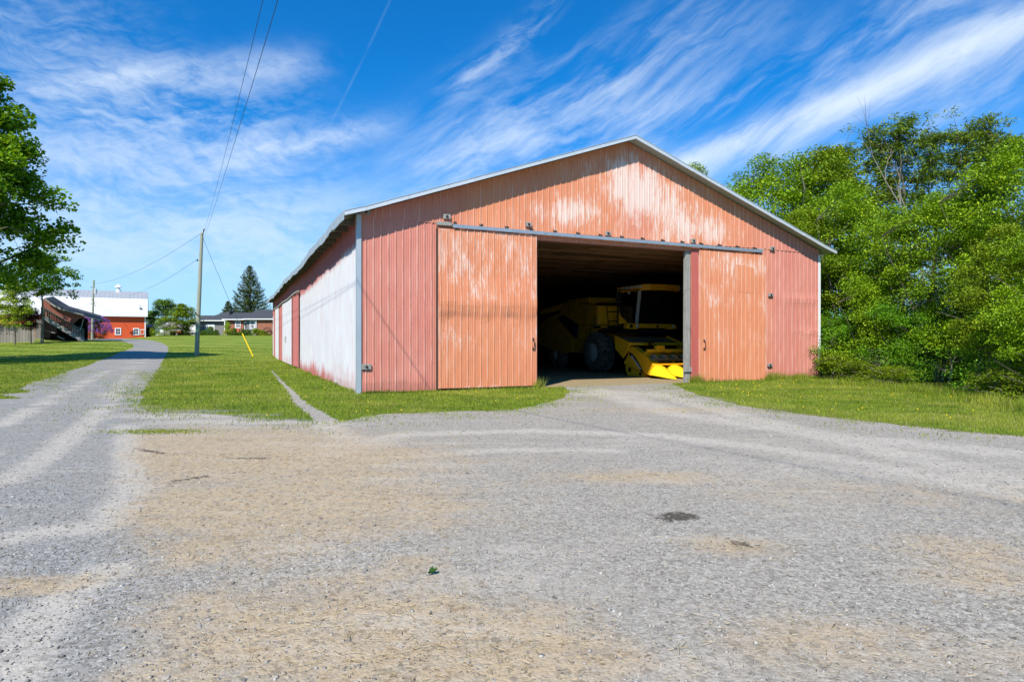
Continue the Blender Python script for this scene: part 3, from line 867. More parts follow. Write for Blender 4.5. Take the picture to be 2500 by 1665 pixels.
M_track = mat('galvanised_track', lambda nt: (nt.mix(nt.noise(nt.obj(), 6, 4), (0.24, 0.29, 0.35), (0.42, 0.47, 0.52)), None), 0.45, 0.4, 0.4)
def oldwood_fn(nt):
    p = nt.obj(); n = nt.noise(nt.scale(p, (16, 16, 1.3)), 1.0, 8, .75); n2 = nt.noise(p, 3, 5, .6)
    c = nt.mix(n, (0.07, 0.065, 0.06), (0.52, 0.50, 0.46))
    return nt.mix(nt.step(n2, .5, .75, 0, .5), c, (0.13, 0.11, 0.09)), nt.bump(n, .6, .01)
M_oldwood = mat('weathered_wood', oldwood_fn, 0.9, 0, .15)
M_rafter = mat('rafter_wood', lambda nt: (nt.mix(nt.noise(nt.scale(nt.obj(), (4, 20, 20)), 1, 5), (0.10, 0.085, 0.07), (0.24, 0.21, 0.18)), None), .9, 0, .1)
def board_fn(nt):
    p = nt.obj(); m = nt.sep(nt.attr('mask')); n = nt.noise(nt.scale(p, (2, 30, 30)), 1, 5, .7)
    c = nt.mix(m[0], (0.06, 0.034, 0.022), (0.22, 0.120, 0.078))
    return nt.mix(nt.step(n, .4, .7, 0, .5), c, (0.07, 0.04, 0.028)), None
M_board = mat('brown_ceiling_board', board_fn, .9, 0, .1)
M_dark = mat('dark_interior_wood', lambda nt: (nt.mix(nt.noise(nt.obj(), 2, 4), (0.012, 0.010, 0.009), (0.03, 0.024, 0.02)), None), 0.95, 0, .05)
M_iron = mat('rusty_iron', lambda nt: (nt.mix(nt.noise(nt.obj(), 30, 4), (0.03, 0.028, 0.028), (0.10, 0.07, 0.05)), None), .7, .3, .3)
M_jamb = mat('red_jamb_steel', lambda nt: (nt.mix(nt.noise(nt.scale(nt.obj(), (9, 9, .8)), 1, 5, .65), (0.38, 0.075, 0.06), (0.54, 0.16, 0.13)), None), .55, 0, .35)
M_roof = mat('roof_steel', lambda nt: (nt.mix(nt.noise(nt.obj(), 2, 4), (0.42, 0.44, 0.46), (0.58, 0.60, 0.62)), None), .5, .3, .4)

def seg_noise(x, z, sx, sz, seed):
    return (math.sin(x * sx + seed) * math.sin(z * sz + seed * 1.7) + 0.6 * math.sin(x * sx * 2.3 + z * sz * 1.1 + seed * 3) + .4 * math.sin(x * sx * 5.1 - z * sz * 2.7 + seed)) / 2

def siding(mb, a0, a1, zb, zt, to3, off=0.0, spacing=0.2286, rib=0.024, rows=14, disp=None, colf=None, phase=0.0, thick=None):
    """ribbed sheet steel from a0 to a1; to3(a, out, z) places it; zb/zt: functions of a"""
    cols = []
    k = math.floor((a0 - phase) / spacing)
    c = k * spacing + phase
    prof = [(-.026, 0), (-.010, 1), (.010, 1), (.026, 0), (.075, 0), (.082, .25), (.098, .25), (.105, 0), (.135, 0), (.142, .25), (.158, .25), (.165, 0)]
    cols.append((a0, 0.0))
    while c < a1:
        for d, h in prof:
            q = c + d
            if a0 + 1e-4 < q < a1 - 1e-4: cols.append((q, h * rib))
        c += spacing
    cols.append((a1, 0.0))
    cols.sort()
    b = len(mb.v)
    for (a, o) in cols:
        lo, hi = zb(a), zt(a)
        for r in range(rows + 1):
            z = lo + (hi - lo) * r / rows
            e = disp(a, z) if disp else 0.0
            mb.v.append(tuple(to3(a, off + o + e, z)))
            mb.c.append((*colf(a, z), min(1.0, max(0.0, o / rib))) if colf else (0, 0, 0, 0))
    n = len(cols); m = rows + 1
    for i in range(n - 1):
        for r in range(rows):
            mb.f.append((b + i * m + r, b + (i + 1) * m + r, b + (i + 1) * m + r + 1, b + i * m + r + 1)); mb.mi.append(0)
    return mb
front3 = lambda a, o, z: (a, -o, z)
side3 = lambda a, o, z: (-o, a, z)

# ------------------------------------------------------------------ the red barn with the open door
barn = empty('pole_barn', tuple(BO), TH, 'long faded red and orange steel-clad farm barn with low gable roof and open sliding doors', 'barn')
SL = 0.352
def under(u): return 5.42 + SL * min(u, BW - u)           # underside of roof at u
OP0, OP1, OPZ = 5.9, 12.31, 5.04
def gau(x, c, s): return math.exp(-((x - c) / s) ** 2)
def front_col(a, z):
    wear = .18 + .2 * gau(a, 14, 2.0)
    org = min(1, max(0, (a - 2.2) / 1.5)) * min(1, max(0, (17.0 - a) / 1.2)) * .75
    return (wear, org, .35 + .4 * gau(z, 0.1, .35))
dn = lambda s, amp: (lambda a, z: amp * seg_noise(a, z, 2.1, 1.7, s))
def crease_right(a, z):
    """the pushed-in sheets low on the far right"""
    e = 0.010 * seg_noise(a, z, 2.3, 2.1, 4)
    for zc, w_, amp in ((3.45 + .06 * seg_noise(a, 0, 5, 1, 2), .28, .035), (2.1 + .1 * seg_noise(a, 0, 4, 1, 5), .22, .03)):
        e += amp * max(0, 1 - abs(z - zc + w_ / 2) / w_) * (0.5 + 0.5 * math.sin(a * 1.6 + zc))
    return e
mb = MB()
bent = lambda a: 0.03 + 0.045 * max(0, math.sin(a * 3.1)) * max(0, math.sin(a * 1.7 + 1))
siding(mb, 0.06, OP0 + .05, bent, lambda a: BS, front3, 0, rows=20, disp=lambda a, z: 0.008 * seg_noise(a, z, 2.2, 1.9, 1) + 0.03 * gau(z, .35, .3) * max(0, math.sin(a * 4.2)) * (1 if a < 2.4 else .2), colf=front_col)
siding(mb, OP0 + .05, OP1 + .25, lambda a: OPZ, lambda a: BS, front3, 0, rows=1, colf=front_col)
siding(mb, OP1 + .25, BW - .02, bent, lambda a: BS, front3, 0, rows=40, disp=crease_right, colf=front_col)
mb.build('front_wall', M_siding, barn, attr=True, fix=False)
def gable_col(a, z):
    h = (z - BS) / 3.5
    w_ = .32 + .34 * gau(a, 10.6, 1.9) * gau(z, 6.9, 1.1) + .30 * gau(a, 7.0, 1.4) * gau(z, 6.1, .6) + .3 * gau(a, 13.0, 1.6) * gau(z, 5.9, .6) + .2 * gau(a, 9.6, .8) * gau(z, 7.6, .8)
    org = min(1, max(0, (a - 1.5) / 2.5)) * min(1, max(0, (17.5 - a) / 3.0)) - .45 * gau(a, 10.2, .8)
    return (min(w_, 1) * (0.45 if a < 3.5 or a > 15.5 else 1), max(0, org), .22)
mb = MB()
siding(mb, 0.0, BW / 2, lambda a: BS - .035 + .012 * math.sin(a * .9), lambda a: under(a) + .02, front3, .016, rows=12, disp=dn(2, .006), colf=gable_col, spacing=.2286, phase=.05)
siding(mb, BW / 2, BW, lambda a: BS - .035 + .012 * math.sin(a * .9), lambda a: under(a) + .02, front3, .016, rows=12, disp=dn(3, .006), colf=gable_col, phase=.09)
mb.build('gable_panel', M_siding, barn, attr=True, fix=False)
# side wall (faces the lane)
def side_col(a, z):
    top = max(0, min(1, (4.95 - .03 * min(a, 14) + .05 * seg_noise(a, 0, 1.1, 1, 3) - z) / .75))
    low = max(0, min(1, (z + .25 - .35 * (seg_noise(a, .3, .8, 1, 2) + .6)) / 1.1))
    if a < 5: low = max(low, .55)
    if a > 17.6 and z > 4.0: return (0.05, 0, .3)
    if a > 17.6: return (.62, 0, .35)
    return (top * (.30 + .70 * low) * .92, 0, .25 + .5 * gau(z, .1, .4))
def side_disp(a, z):
    e = .010 * seg_noise(a, z, 1.3, 1.6, 6)
    for ac, h, amp in ((7.6, 1.1, .09), (10.2, 1.5, .11), (11.0, 1.0, .08), (13.2, 1.3, .10), (8.6, .8, .07), (5.6, .9, .05), (15.2, .8, .06)):
        if z < h: e += amp * (1 - z / h) * max(0, 1 - abs(a - ac - .35 * (h - z)) / .16)
    return e
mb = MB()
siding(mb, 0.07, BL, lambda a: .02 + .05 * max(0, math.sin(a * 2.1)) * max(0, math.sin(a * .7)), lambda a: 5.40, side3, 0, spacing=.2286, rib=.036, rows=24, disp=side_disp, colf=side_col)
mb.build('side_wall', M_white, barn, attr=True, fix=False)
mb = MB()
mb.box(BW - .02, BW + .02, .02, BL, 0.0, 5.40); mb.box(.03, BW - .03, BL - .02, BL + .02, 0, 5.4)
mb.prism([(0, 5.41), (BW, 5.41), (BW / 2, 8.8)], 'y', BL - .02, BL + .02)
mb.colr = (.2, .2, .3, 1); mb.c = [mb.colr] * len(mb.v)
mb.build('back_wall', M_siding, barn, attr=True)
# corner trims
mb = MB(); mb.prism([(-.055, .11), (-.055, -.055), (.085, -.055), (.085, -.028), (-.028, -.028), (-.028, .11)], 'z', .0, 5.42)
mb.build('corner_trim', M_galv2, barn)
mb = MB(); mb.prism([(BW + .045, .14), (BW + .045, -.05), (BW - .07, -.05), (BW - .07, -.022), (BW + .022, -.022), (BW + .022, .14)], 'z', .55, 5.26)
mb.build('corner_trim', mat('white_trim', lambda nt: (.74, .75, .76), .5), barn)
# roof
EU = .48; FO = .47
def wav(v): return .05 * math.sin(v * .33 + .4) + .035 * math.sin(v * .83 + 1) - (.05 if 13 < v < 17 else 0) * math.sin((v - 13) / 4 * math.pi)
mb = MB(); nv = 60
for sgn in (0, 1):
    b = len(mb.v)
    for i in range(nv + 1):
        v = -FO + (BL + .4 + FO) * i / nv
        for (u, dzz) in ((-EU, wav(v)), (BW / 2, 0)):
            z = 5.46 + SL * u + dzz
            uu = u if sgn == 0 else BW - u
            mb.v += [(uu, v, z), (uu, v, z + .06)]; mb.c += [(0, 0, 0, 1)] * 2
    for i in range(nv):
        a = b + i * 4; c_ = a + 4
        for f in ((a + 1, c_ + 1, c_ + 3, a + 3), (a, a + 2, c_ + 2, c_), (a, c_, c_ + 1, a + 1)):
            mb.f.append(f); mb.mi.append(0)
    for a in (b, b + nv * 4): mb.f.append((a, a + 1, a + 3, a + 2)); mb.mi.append(0)
mb.build('roof', M_roof, barn)
for sgn in (0, 1):                                       # rake trim on the front gable
    mb = MB(); k = 16
    for i in range(k):
        ua, ub_ = -EU + (BW / 2 + EU) * i / k, -EU + (BW / 2 + EU) * (i + 1) / k - (.004 if i < k - 1 else 0)
        j = .006 * math.sin(i * 2.7)
        f = (lambda u: u) if sgn == 0 else (lambda u: BW - u)
        za, zb_ = 5.455 + SL * ua + (wav(-FO) if i == 0 else 0), 5.455 + SL * ub_
        for y0, y1, lo, hi in ((-FO - .03 + j, -FO - .005, -.05, .075), (-FO - .045 + j, -FO + .10, .0775, .088)):
            mb.add([(f(ua), y0, za + lo), (f(ub_), y0, zb_ + lo), (f(ub_), y1, zb_ + lo), (f(ua), y1, za + lo),
                    (f(ua), y0, za + hi), (f(ub_), y0, zb_ + hi), (f(ub_), y1, zb_ + hi), (f(ua), y1, za + hi)],
                   [(0, 3, 2, 1), (4, 5, 6, 7), (0, 1, 5, 4), (1, 2, 6, 5), (2, 3, 7, 6), (3, 0, 4, 7)])
    mb.build('rake_trim', M_galv, barn)
mb = MB(); k = 44                                        # eave fascia, wavy with the sagging roof edge
for i in range(k):
    va = -FO + (BL + .4 + FO) * i / k; vb_ = -FO + (BL + .4 + FO) * (i + 1) / k
    za, zb_ = 5.46 - SL * EU + wav(va), 5.46 - SL * EU + wav(vb_)
    h = .24 + .03 * math.sin(i * 1.9)
    x = -EU - .03 - .012 * (i % 3)
    mb.add([(x, va, za - h + .05), (x, vb_, zb_ - h + .05), (x + .02, vb_, zb_ - h + .05), (x + .02, va, za - h + .05), (x, va, za + .075), (x, vb_, zb_ + .075), (x + .02, vb_, zb_ + .075), (x + .02, va, za + .075)],
           [(0, 3, 2, 1), (4, 5, 6, 7), (0, 1, 5, 4), (1, 2, 6, 5), (2, 3, 7, 6), (3, 0, 4, 7)])
mb.build('eave_fascia', M_galv2, barn)
for i in range(36):
    v = .55 + i * 1.215
    mb = MB(); mb.prism([(-EU + .0, 5.42 - SL * EU + wav(v)), (-EU, 5.27 - SL * EU + wav(v)), (.2, 5.18), (.2, 5.42 + SL * .1)], 'y', v, v + .09)
    mb.build('rafter_tail', M_rafter, barn)
# interior
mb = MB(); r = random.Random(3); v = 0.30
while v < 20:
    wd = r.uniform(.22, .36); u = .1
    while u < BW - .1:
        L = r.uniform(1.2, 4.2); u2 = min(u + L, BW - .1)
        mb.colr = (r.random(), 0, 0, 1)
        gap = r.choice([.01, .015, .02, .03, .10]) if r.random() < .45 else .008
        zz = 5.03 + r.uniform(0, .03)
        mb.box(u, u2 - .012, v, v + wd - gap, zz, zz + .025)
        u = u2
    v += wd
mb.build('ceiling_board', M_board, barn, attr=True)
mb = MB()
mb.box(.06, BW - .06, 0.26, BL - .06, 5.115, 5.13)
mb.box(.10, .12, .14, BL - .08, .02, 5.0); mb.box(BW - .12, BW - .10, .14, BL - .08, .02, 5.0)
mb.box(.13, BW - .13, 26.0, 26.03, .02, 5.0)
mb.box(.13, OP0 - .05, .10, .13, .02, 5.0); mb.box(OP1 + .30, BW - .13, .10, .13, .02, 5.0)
mb.build('interior_lining', M_dark, barn)  # lining added in near-black so the interior stays dark
for v in (4.9, 9.8, 14.7, 19.6):
    for u in (.30, BW - .30):
        mb = MB(); mb.box(u - .09, u + .09, v - .09, v + .09, .01, 5.0); mb.build('interior_post', M_dark, barn)
# opening: header, door post, red jamb
mb = MB(); mb.box(OP0 - .2, OP1 + .3, .03, .09, OPZ - .02, OPZ + .26); mb.build('door_header', M_jamb, barn)
mb = MB(); mb.beam((OP1 + .11, .07, 0), (OP1 + .13, .07, 5.03), .22, .14, (0, 1, 0)); post = mb.build('door_post', M_oldwood, barn)
mb = MB(); mb.box(OP1 - .08, OP1 + .25, -.06, -.005, .42, .60, None, .01); mb.build('post_block', M_oldwood, post)
mb = MB(); mb.box(OP1 + .245, OP1 + .56, -.06, -.034, .06, 5.10); mb.box(OP1 + .255, OP1 + .275, -.066, -.06, .06, 5.1); mb.box(OP1 + .40, OP1 + .42, -.066, -.06, .06, 5.1)
mb.build('door_jamb', M_jamb, barn)
# sliding doors on the front
def door_col(seed, crease):
    def f(a, z):
        w_ = .25 + .20 * gau(z, 4.4, .9) + .15 * gau(z, 3.2, .5) + .10 * seg_noise(a, z, 1.2, 1.9, seed) + .12 * gau(z, 1.7, .4)
        b = .22 + (.55 * max(0, 1 - abs(z - 2.45) / .35) if crease else 0) + .3 * gau(z, .1, .25)  # crease darkened through the grime channel: painted shade of the dent
        return (w_, 1.0, b)
    return f
def door_disp_l(a, z):
    e = .010 * seg_noise(a, z, 2.4, 2.0, 8)
    top = 2.80 + .03 * math.sin(a * 5); bot = 2.30 + .10 * math.sin(a * 4.3) + .06 * math.sin(a * 9)
    if bot < z < top: e += .055 * (z - bot) / (top - bot)
    elif z >= top: e += .055 * max(0, 1 - (z - top) / .9)
    return e
mb = MB(); siding(mb, 2.5, 5.93, lambda a: .10, lambda a: 5.16, front3, .12, rows=44, disp=door_disp_l, colf=door_col(1, True), phase=.03)
for u in (2.505, 5.925): mb.colr = (.4, .8, .4, 1); mb.box(u - .02, u + .02, -.125, -.075, .09, 5.17)
mb.box(2.52, 5.90, -.118, -.08, .09, .16); mb.box(2.52, 5.90, -.118, -.08, 5.1, 5.165)
dl = mb.build('sliding_door', M_siding, barn, attr=True, fix=False)
tag(dl, 'orange sliding door with a creased band half way up, standing left of the opening')
def patch_disp(a, z):
    return .008 * seg_noise(a, z, 2.4, 2.0, 11)
mb = MB(); siding(mb, 12.90, 16.27, lambda a: .03, lambda a: 5.08, front3, .12, rows=30, disp=patch_disp, colf=door_col(5, False), phase=.11)
for u in (12.905, 16.265): mb.colr = (.5, .6, .6, 1); mb.box(u - .02, u + .02, -.125, -.075, .03, 5.09)
mb.colr = (.25, 1, .55, 1)
siding(mb, 14.70, 15.65, lambda a: 3.55 - .05 * (a - 14.7), lambda a: 4.62 - .10 * (a - 14.7), front3, .126, rows=4, colf=lambda a, z: (.30, 1, .42), phase=.11)
dr_ = mb.build('sliding_door', M_siding, barn, attr=True, fix=False)
tag(dr_, 'orange sliding door with a patched sheet, standing right of the opening')
mb = MB(); mb.box(2.43, 2.478, -.085, -.03, .08, 5.17); mb.box(2.43, 5.9, -.07, -.03, .03, .085); mb.build('door_gap_strip', M_iron, barn)  # dark strips painted in for the shaded gap beside and below the door
def handle(u, z, par):
    mb = MB(); mb.tube([(u, -.14, z + .17), (u + .01, -.20, z + .13), (u + .015, -.21, z), (u + .01, -.20, z - .13), (u, -.14, z - .17)], .016, 6)
    mb.box(u - .03, u + .03, -.158, -.146, z + .13, z + .20); mb.box(u - .03, u + .03, -.158, -.146, z - .20, z - .13)
    mb.build('handle', M_iron, par)
handle(5.80, 1.50, dl); handle(13.08, 1.46, dr_)
# door track
def trz(u): return 5.265 - .0045 * (u - 2.5)
mb = MB()
for a, b in ((2.95, 7.4), (7.4, 11.9), (11.9, 16.05)):
    mb.beam((a + .005, -.13, trz(a)), (b - .005, -.13, trz(b)), .11, .11)
tr = mb.build('door_track', M_track, barn)
for i in range(15):
    u = 3.05 + i * .905
    mb = MB(); mb.box(u - .035, u + .035, -.16, -.03, trz(u) + .058, trz(u) + .125); mb.box(u - .05, u + .05, -.035, -.026, trz(u) + .06, trz(u) + .17)
    mb.build('track_bracket', M_iron, tr)
for u, l in ((2.68, .50), (15.93, .30)):
    mb = MB(); mb.box(u - l / 2, u + l / 2, -.16, -.035, trz(u) - .01, trz(u) + .11, None, .012); mb.build('track_stop', M_oldwood, tr)
# bolted wooden blocks of the bracing
for u, z, wd, hg in ((.22, 5.49, .26, .13), (2.78, 5.56, .24, .15), (5.66, 5.53, .22, .15), (8.80, 5.44, .22, .15), (12.63, 5.42, .22, .15), (16.68, 5.37, .24, .14), (16.60, 3.48, .24, .13), (16.55, .62, .26, .13), (.24, .82, .28, .17), (19.28, .62, .16, .12)):
    mb = MB(); yb = -.045 if z > 5.3 else -.03
    mb.box(u - wd / 2, u + wd / 2, yb - .05, yb, z - hg / 2, z + hg / 2, None, .008); wb = mb.build('wood_block', M_oldwood, barn)
    mb = MB(); mb.tube([(u, yb - .05, z), (u, yb - .068, z)], .042, 10); mb.tube([(u, yb - .067, z), (u, yb - .10, z)], .018, 6); mb.build('bolt', M_iron, wb)
# sliding doors and track on the side wall
def sdoor(v0, v1, off, whiteness, label):
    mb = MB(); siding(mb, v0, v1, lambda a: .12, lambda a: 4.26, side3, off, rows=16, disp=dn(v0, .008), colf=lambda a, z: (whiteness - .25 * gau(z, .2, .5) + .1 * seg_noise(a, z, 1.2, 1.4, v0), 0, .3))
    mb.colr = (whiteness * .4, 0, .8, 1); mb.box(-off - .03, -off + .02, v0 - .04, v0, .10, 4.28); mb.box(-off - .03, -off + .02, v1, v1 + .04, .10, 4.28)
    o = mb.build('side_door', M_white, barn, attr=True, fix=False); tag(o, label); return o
sdoor(17.75, 21.2, .10, .12, 'red sliding door in the side wall')
d2 = sdoor(21.7, 29.9, .13, .80, 'white sliding door in the side wall')
mb = MB(); mb.tube([(-.16, 26, 1.9), (-.22, 26, 1.85), (-.22, 26, 1.55), (-.16, 26, 1.5)], .02, 6); mb.build('handle', M_iron, d2)
sdoor(30.0, 33.3, .10, .08, 'red strip of door in the side wall')
sdoor(33.6, 38.2, .13, .85, 'narrow white sliding door in the side wall')
sdoor(38.3, 40.8, .09, .10, 'far red strip of door in the side wall')
mb = MB()
for i in range(12):
    a, b = 17.3 + i * 2.0, 17.3 + (i + 1) * 2.0 - .01
    mb.beam((-.15, a, 4.36 + .03 * math.sin(a * .7)), (-.15, b, 4.36 + .03 * math.sin(b * .7)), .10, .09)
mb.build('side_track', M_oldwood, barn)

# ------------------------------------------------------------------ combine harvester
def yellow_fn(nt):
    p = nt.obj(); n = nt.noise(p, 3, 5, .6); n2 = nt.noise(p, 18, 4, .7)
    c = nt.mix(n, (0.86, 0.37, 0.008), (0.90, 0.43, 0.012))
    return nt.mix(nt.step(n2, .55, .8, 0, .35), c, (0.38, 0.24, 0.06)), None
M_yel = mat('harvester_yellow', yellow_fn, .38, 0, .45)
M_yshade = mat('shaded_yellow', lambda nt: (nt.mix(nt.step(nt.noise(nt.obj(), 2.5, 6, .7), .35, .7), (.55, .27, .010), (.36, .20, .03)), None), .55, 0, .35)  # darker harvester yellow: shade inside the barn put into the body colour
M_snout = mat('snout_yellow_plastic', lambda nt: (nt.mix(nt.noise(nt.obj(), 5, 4), (0.80, 0.54, 0.012), (0.84, 0.60, 0.02)), None), .30, 0, .5)
M_blk = mat('black_plastic', lambda nt: (.012, .012, .013), .5, 0, .35)
M_glass = mat('tinted_cab_glass', lambda nt: (.006, .007, .009), .04, 0, .6)
M_lens = mat('lamp_lens', lambda nt: (.62, .63, .62), .12, 0, .8)
M_grey = mat('grey_rim_paint', lambda nt: (nt.mix(nt.noise(nt.obj(), 4, 4), (.34, .34, .33), (.46, .46, .44)), None), .5, 0, .4)
def tyre_fn(nt):
    n = nt.noise(nt.obj(), 6, 5, .7)
    return nt.mix(nt.step(n, .35, .7), (.05, .048, .045), (.19, .17, .145)), None
M_tyre = mat('dusty_tyre_rubber', tyre_fn, .85, 0, .2)
M_steel = mat('worn_steel', lambda nt: (nt.mix(nt.noise(nt.obj(), 6, 4), (.12, .11, .09), (.28, .24, .17)), None), .6, .4, .4)
M_pale = mat('pale_strip', lambda nt: (.50, .51, .52), .5, 0, .3)
M_blue = mat('dark_blue_panel', lambda nt: (.012, .018, .07), .4, 0, .4)

cp = b2w(15.4, 8.9)
comb = empty('combine_harvester', tuple(cp), TH, 'yellow combine harvester with a corn header and big lugged tyres parked inside the barn', 'harvester')
mb = MB()                                                 # main body, profile in (y, z)
body = [(0.15, 1.25), (0.0, 2.45), (0.1, 3.45), (1.2, 3.55), (3.0, 3.80), (4.2, 3.2), (5.6, 3.0), (6.8, 2.5), (7.2, 1.5), (5.6, 1.15), (3.6, .95), (1.6, .95)]
mb.prism(body, 'x', -1.55, 1.55); mb.build('body', M_yshade, comb)
mb = MB(); mb.prism([(1.9, 2.5), (3.6, 3.1), (4.3, 2.95), (3.4, 2.45), (2.5, 1.9), (2.0, 1.75)], 'x', -1.585, -1.552); mb.build('side_decal', M_blue, comb)
mb = MB(); mb.prism([(2.4, 1.0), (2.55, 1.85), (3.5, 2.42), (4.6, 2.75), (6.0, 2.4), (6.4, 1.5), (5.4, 1.2), (3.4, .9)], 'x', -1.62, -1.586); mb.build('side_panel', M_yshade, comb)
for pts_ in ([(.1, 2.45), (1.9, 2.50)], [(1.2, 3.52), (1.2, 2.50)], [(3.0, 3.75), (2.9, 3.0)], [(.6, 1.3), (.6, 2.4)]):
    mb = MB(); mb.beam((-1.556, *pts_[0]), (-1.556, *pts_[1]), .02, .02); mb.build('panel_seam', M_blk, comb)
mb = MB(); mb.box(-1.4, 1.4, 1.0, 3.4, 3.66, 3.95, None, .05); mb.build('grain_tank_extension', M_yshade, comb)
mb = MB(); mb.tube([(1.0, 4.2, 3.1), (1.0, 4.2, 4.1), (1.0, 4.4, 4.25)], .09, 10); mb.build('exhaust', M_blk, comb)
mb = MB(); mb.tube([(-1.75, 5.9, 3.35), (-1.2, 3.0, 3.75), (-1.1, 1.0, 3.72)], .17, 12); mb.build('unloading_auger', M_yshade, comb)
mb = MB(); mb.box(-1.50, -.35, -.06, -.005, 2.46, 3.42, None, .03); mb.build('tank_front', M_yel, comb)
mb = MB()
for a, b in (((-1.02, -.30, 2.42), (-1.12, -.25, 3.46)), ((-.42, -.30, 2.42), (-.42, -.25, 3.46)), ((-1.09, -.27, 3.10), (-.42, -.27, 3.14)), ((-1.05, -.29, 2.62), (-.42, -.29, 2.66))):
    mb.tube([a, b], .022, 6)
mb.build('handrail', M_blk, comb)
mb = MB(); mb.box(-1.75, -.2, -.55, .05, 2.28, 2.37, None, .02); mb.build('platform', M_blk, comb)
mb = MB(); mb.box(-1.66, -1.28, -.575, -.553, 2.29, 2.355); mb.build('marker_plate', M_yel, comb)
# cab
mb = MB()
ring_b = [(.55 + .80 * x, y) for x, y in [(-1.28, -2.10), (-.9, -2.42), (0, -2.55), (.9, -2.42), (1.28, -2.10), (1.25, -.65), (-1.25, -.65)]]
ring_t = [(.55 + .80 * x, y) for x, y in [(-1.30, -2.25), (-1.0, -2.62), (0, -2.75), (1.0, -2.62), (1.30, -2.25), (1.28, -.65), (-1.28, -.65)]]
n = len(ring_b)
mb.add([(x, y, 2.40) for x, y in ring_b] + [(x, y, 4.10) for x, y in ring_t], [tuple(range(n)), tuple(range(n, 2 * n))] + [(i, (i + 1) % n, n + (i + 1) % n, n + i) for i in range(n)])
cab = mb.build('cab', M_glass, comb)
cx8 = lambda P: [(.55 + .78 * x, y) for x, y in P]
mb = MB(); mb.prism(cx8([(-1.50, -2.55), (-1.1, -2.85), (0, -2.95), (1.1, -2.85), (1.50, -2.55), (1.45, -.55), (-1.45, -.55)]), 'z', 4.08, 4.115)
mb.prism(cx8([(-1.55, -2.60), (-1.15, -2.93), (0, -3.04), (1.15, -2.93), (1.55, -2.60), (1.50, -.50), (-1.50, -.50)]), 'z', 4.118, 4.36)
roofc = mb.build('cab_roof', M_yel, cab)
for yq in (-.95, -1.35, -1.75, -2.15, -2.5):
    mb = MB(); mb.box(-.71, -.62, yq - .14, yq + .14, 4.20, 4.32, None, .015); mb.build('work_light', M_lens, cab)
for x in (1.40, 1.62):
    yq = -2.90 + (x - 1.40) * .9
    mb = MB(); mb.lathe([(0, .001), (.01, .07), (.06, .075), (.10, .05), (.11, .001)], 12, 'z', (0, 0, 0))
    mb.v = [(x + q[0], yq - .05 + q[2], 4.235 + q[1]) for q in mb.v]; mb.build('work_light', M_lens, cab)
mb = MB(); mb.sphere((-.66, -1.6, 4.02), .07); mb.build('mirror', M_lens, cab)
mb = MB(); mb.beam((-.62, -2.20, 2.46), (-.50, -2.30, 4.08), .17, .05, (0, 1, 0)); mb.build('windscreen_post', M_pale, cab)  # pillar in a pale colour that paints in the light reflected on it
mb = MB()
for xb, yb, xt, yt in ((1.58, -2.12, 1.60, -2.27), (1.56, -.66, 1.58, -.66), (-.46, -.66, -.48, -.66)):
    mb = MB(); mb.beam((xb, yb, 2.42), (xt, yt, 4.07), .08, .08); mb.build('cab_pillar', M_blk, cab)
mb = MB(); mb.prism([(-1.45, 2.20), (-1.50, 2.28), (-1.42, 2.44), (1.42, 2.44), (1.50, 2.28), (1.45, 2.20), (1.0, 2.17), (.85, 2.24), (-.75, 2.24), (-.9, 2.17)], 'y', -2.62, -2.35)
bump_ = mb.build('cab_bumper', M_yel, comb)
for x, r_ in ((-1.22, .10), (-.86, .085), (1.27, .085)):
    mb = MB(); mb.lathe([(0, .001), (.005, r_ * .8), (.03, r_), (.06, r_)], 14, 'z'); mb.v = [(x + q[0], -2.66 + q[2], 2.32 + q[1] * .9) for q in mb.v]
    mb.build('headlight', M_lens if r_ < .09 else M_blk, bump_)
mb = MB(); mb.prism([(.27, 2.28), (.33, 2.26), (.39, 2.30), (.40, 2.38), (.33, 2.40), (.26, 2.37)], 'y', -2.63, -2.615); mb.build('emblem', M_blk, bump_)
mb = MB(); mb.prism([(-1.50, 2.45), (-1.48, 3.0), (-1.36, 2.78), (-1.0, 2.50), (-.85, 2.45)], 'y', -2.0, -1.94); mb.build('cab_fender', M_yel, comb)
for s, yy, zz in ((-1, -2.55, 3.72), (1, -2.7, 3.9)):
    mb = MB(); mb.tube([(.5 + s * 1.1, -2.4, 4.1), (s * 2.0, -2.7, 4.05), (s * 2.02, -2.72, 3.9)], .018, 6); mb.box(s * 2.02 - .13, s * 2.02 + .13, -2.76, -2.70, 3.45, 3.95, None, .02)
    mb.sphere((s * 2.02, -2.77, 4.0), .05); mb.build('mirror', M_blk, comb)
mb = MB()
mb.tube([(-.55, -.7, 4.36), (-.53, -.7, 4.62)], .015, 6); mb.build('antenna', M_blk, comb)
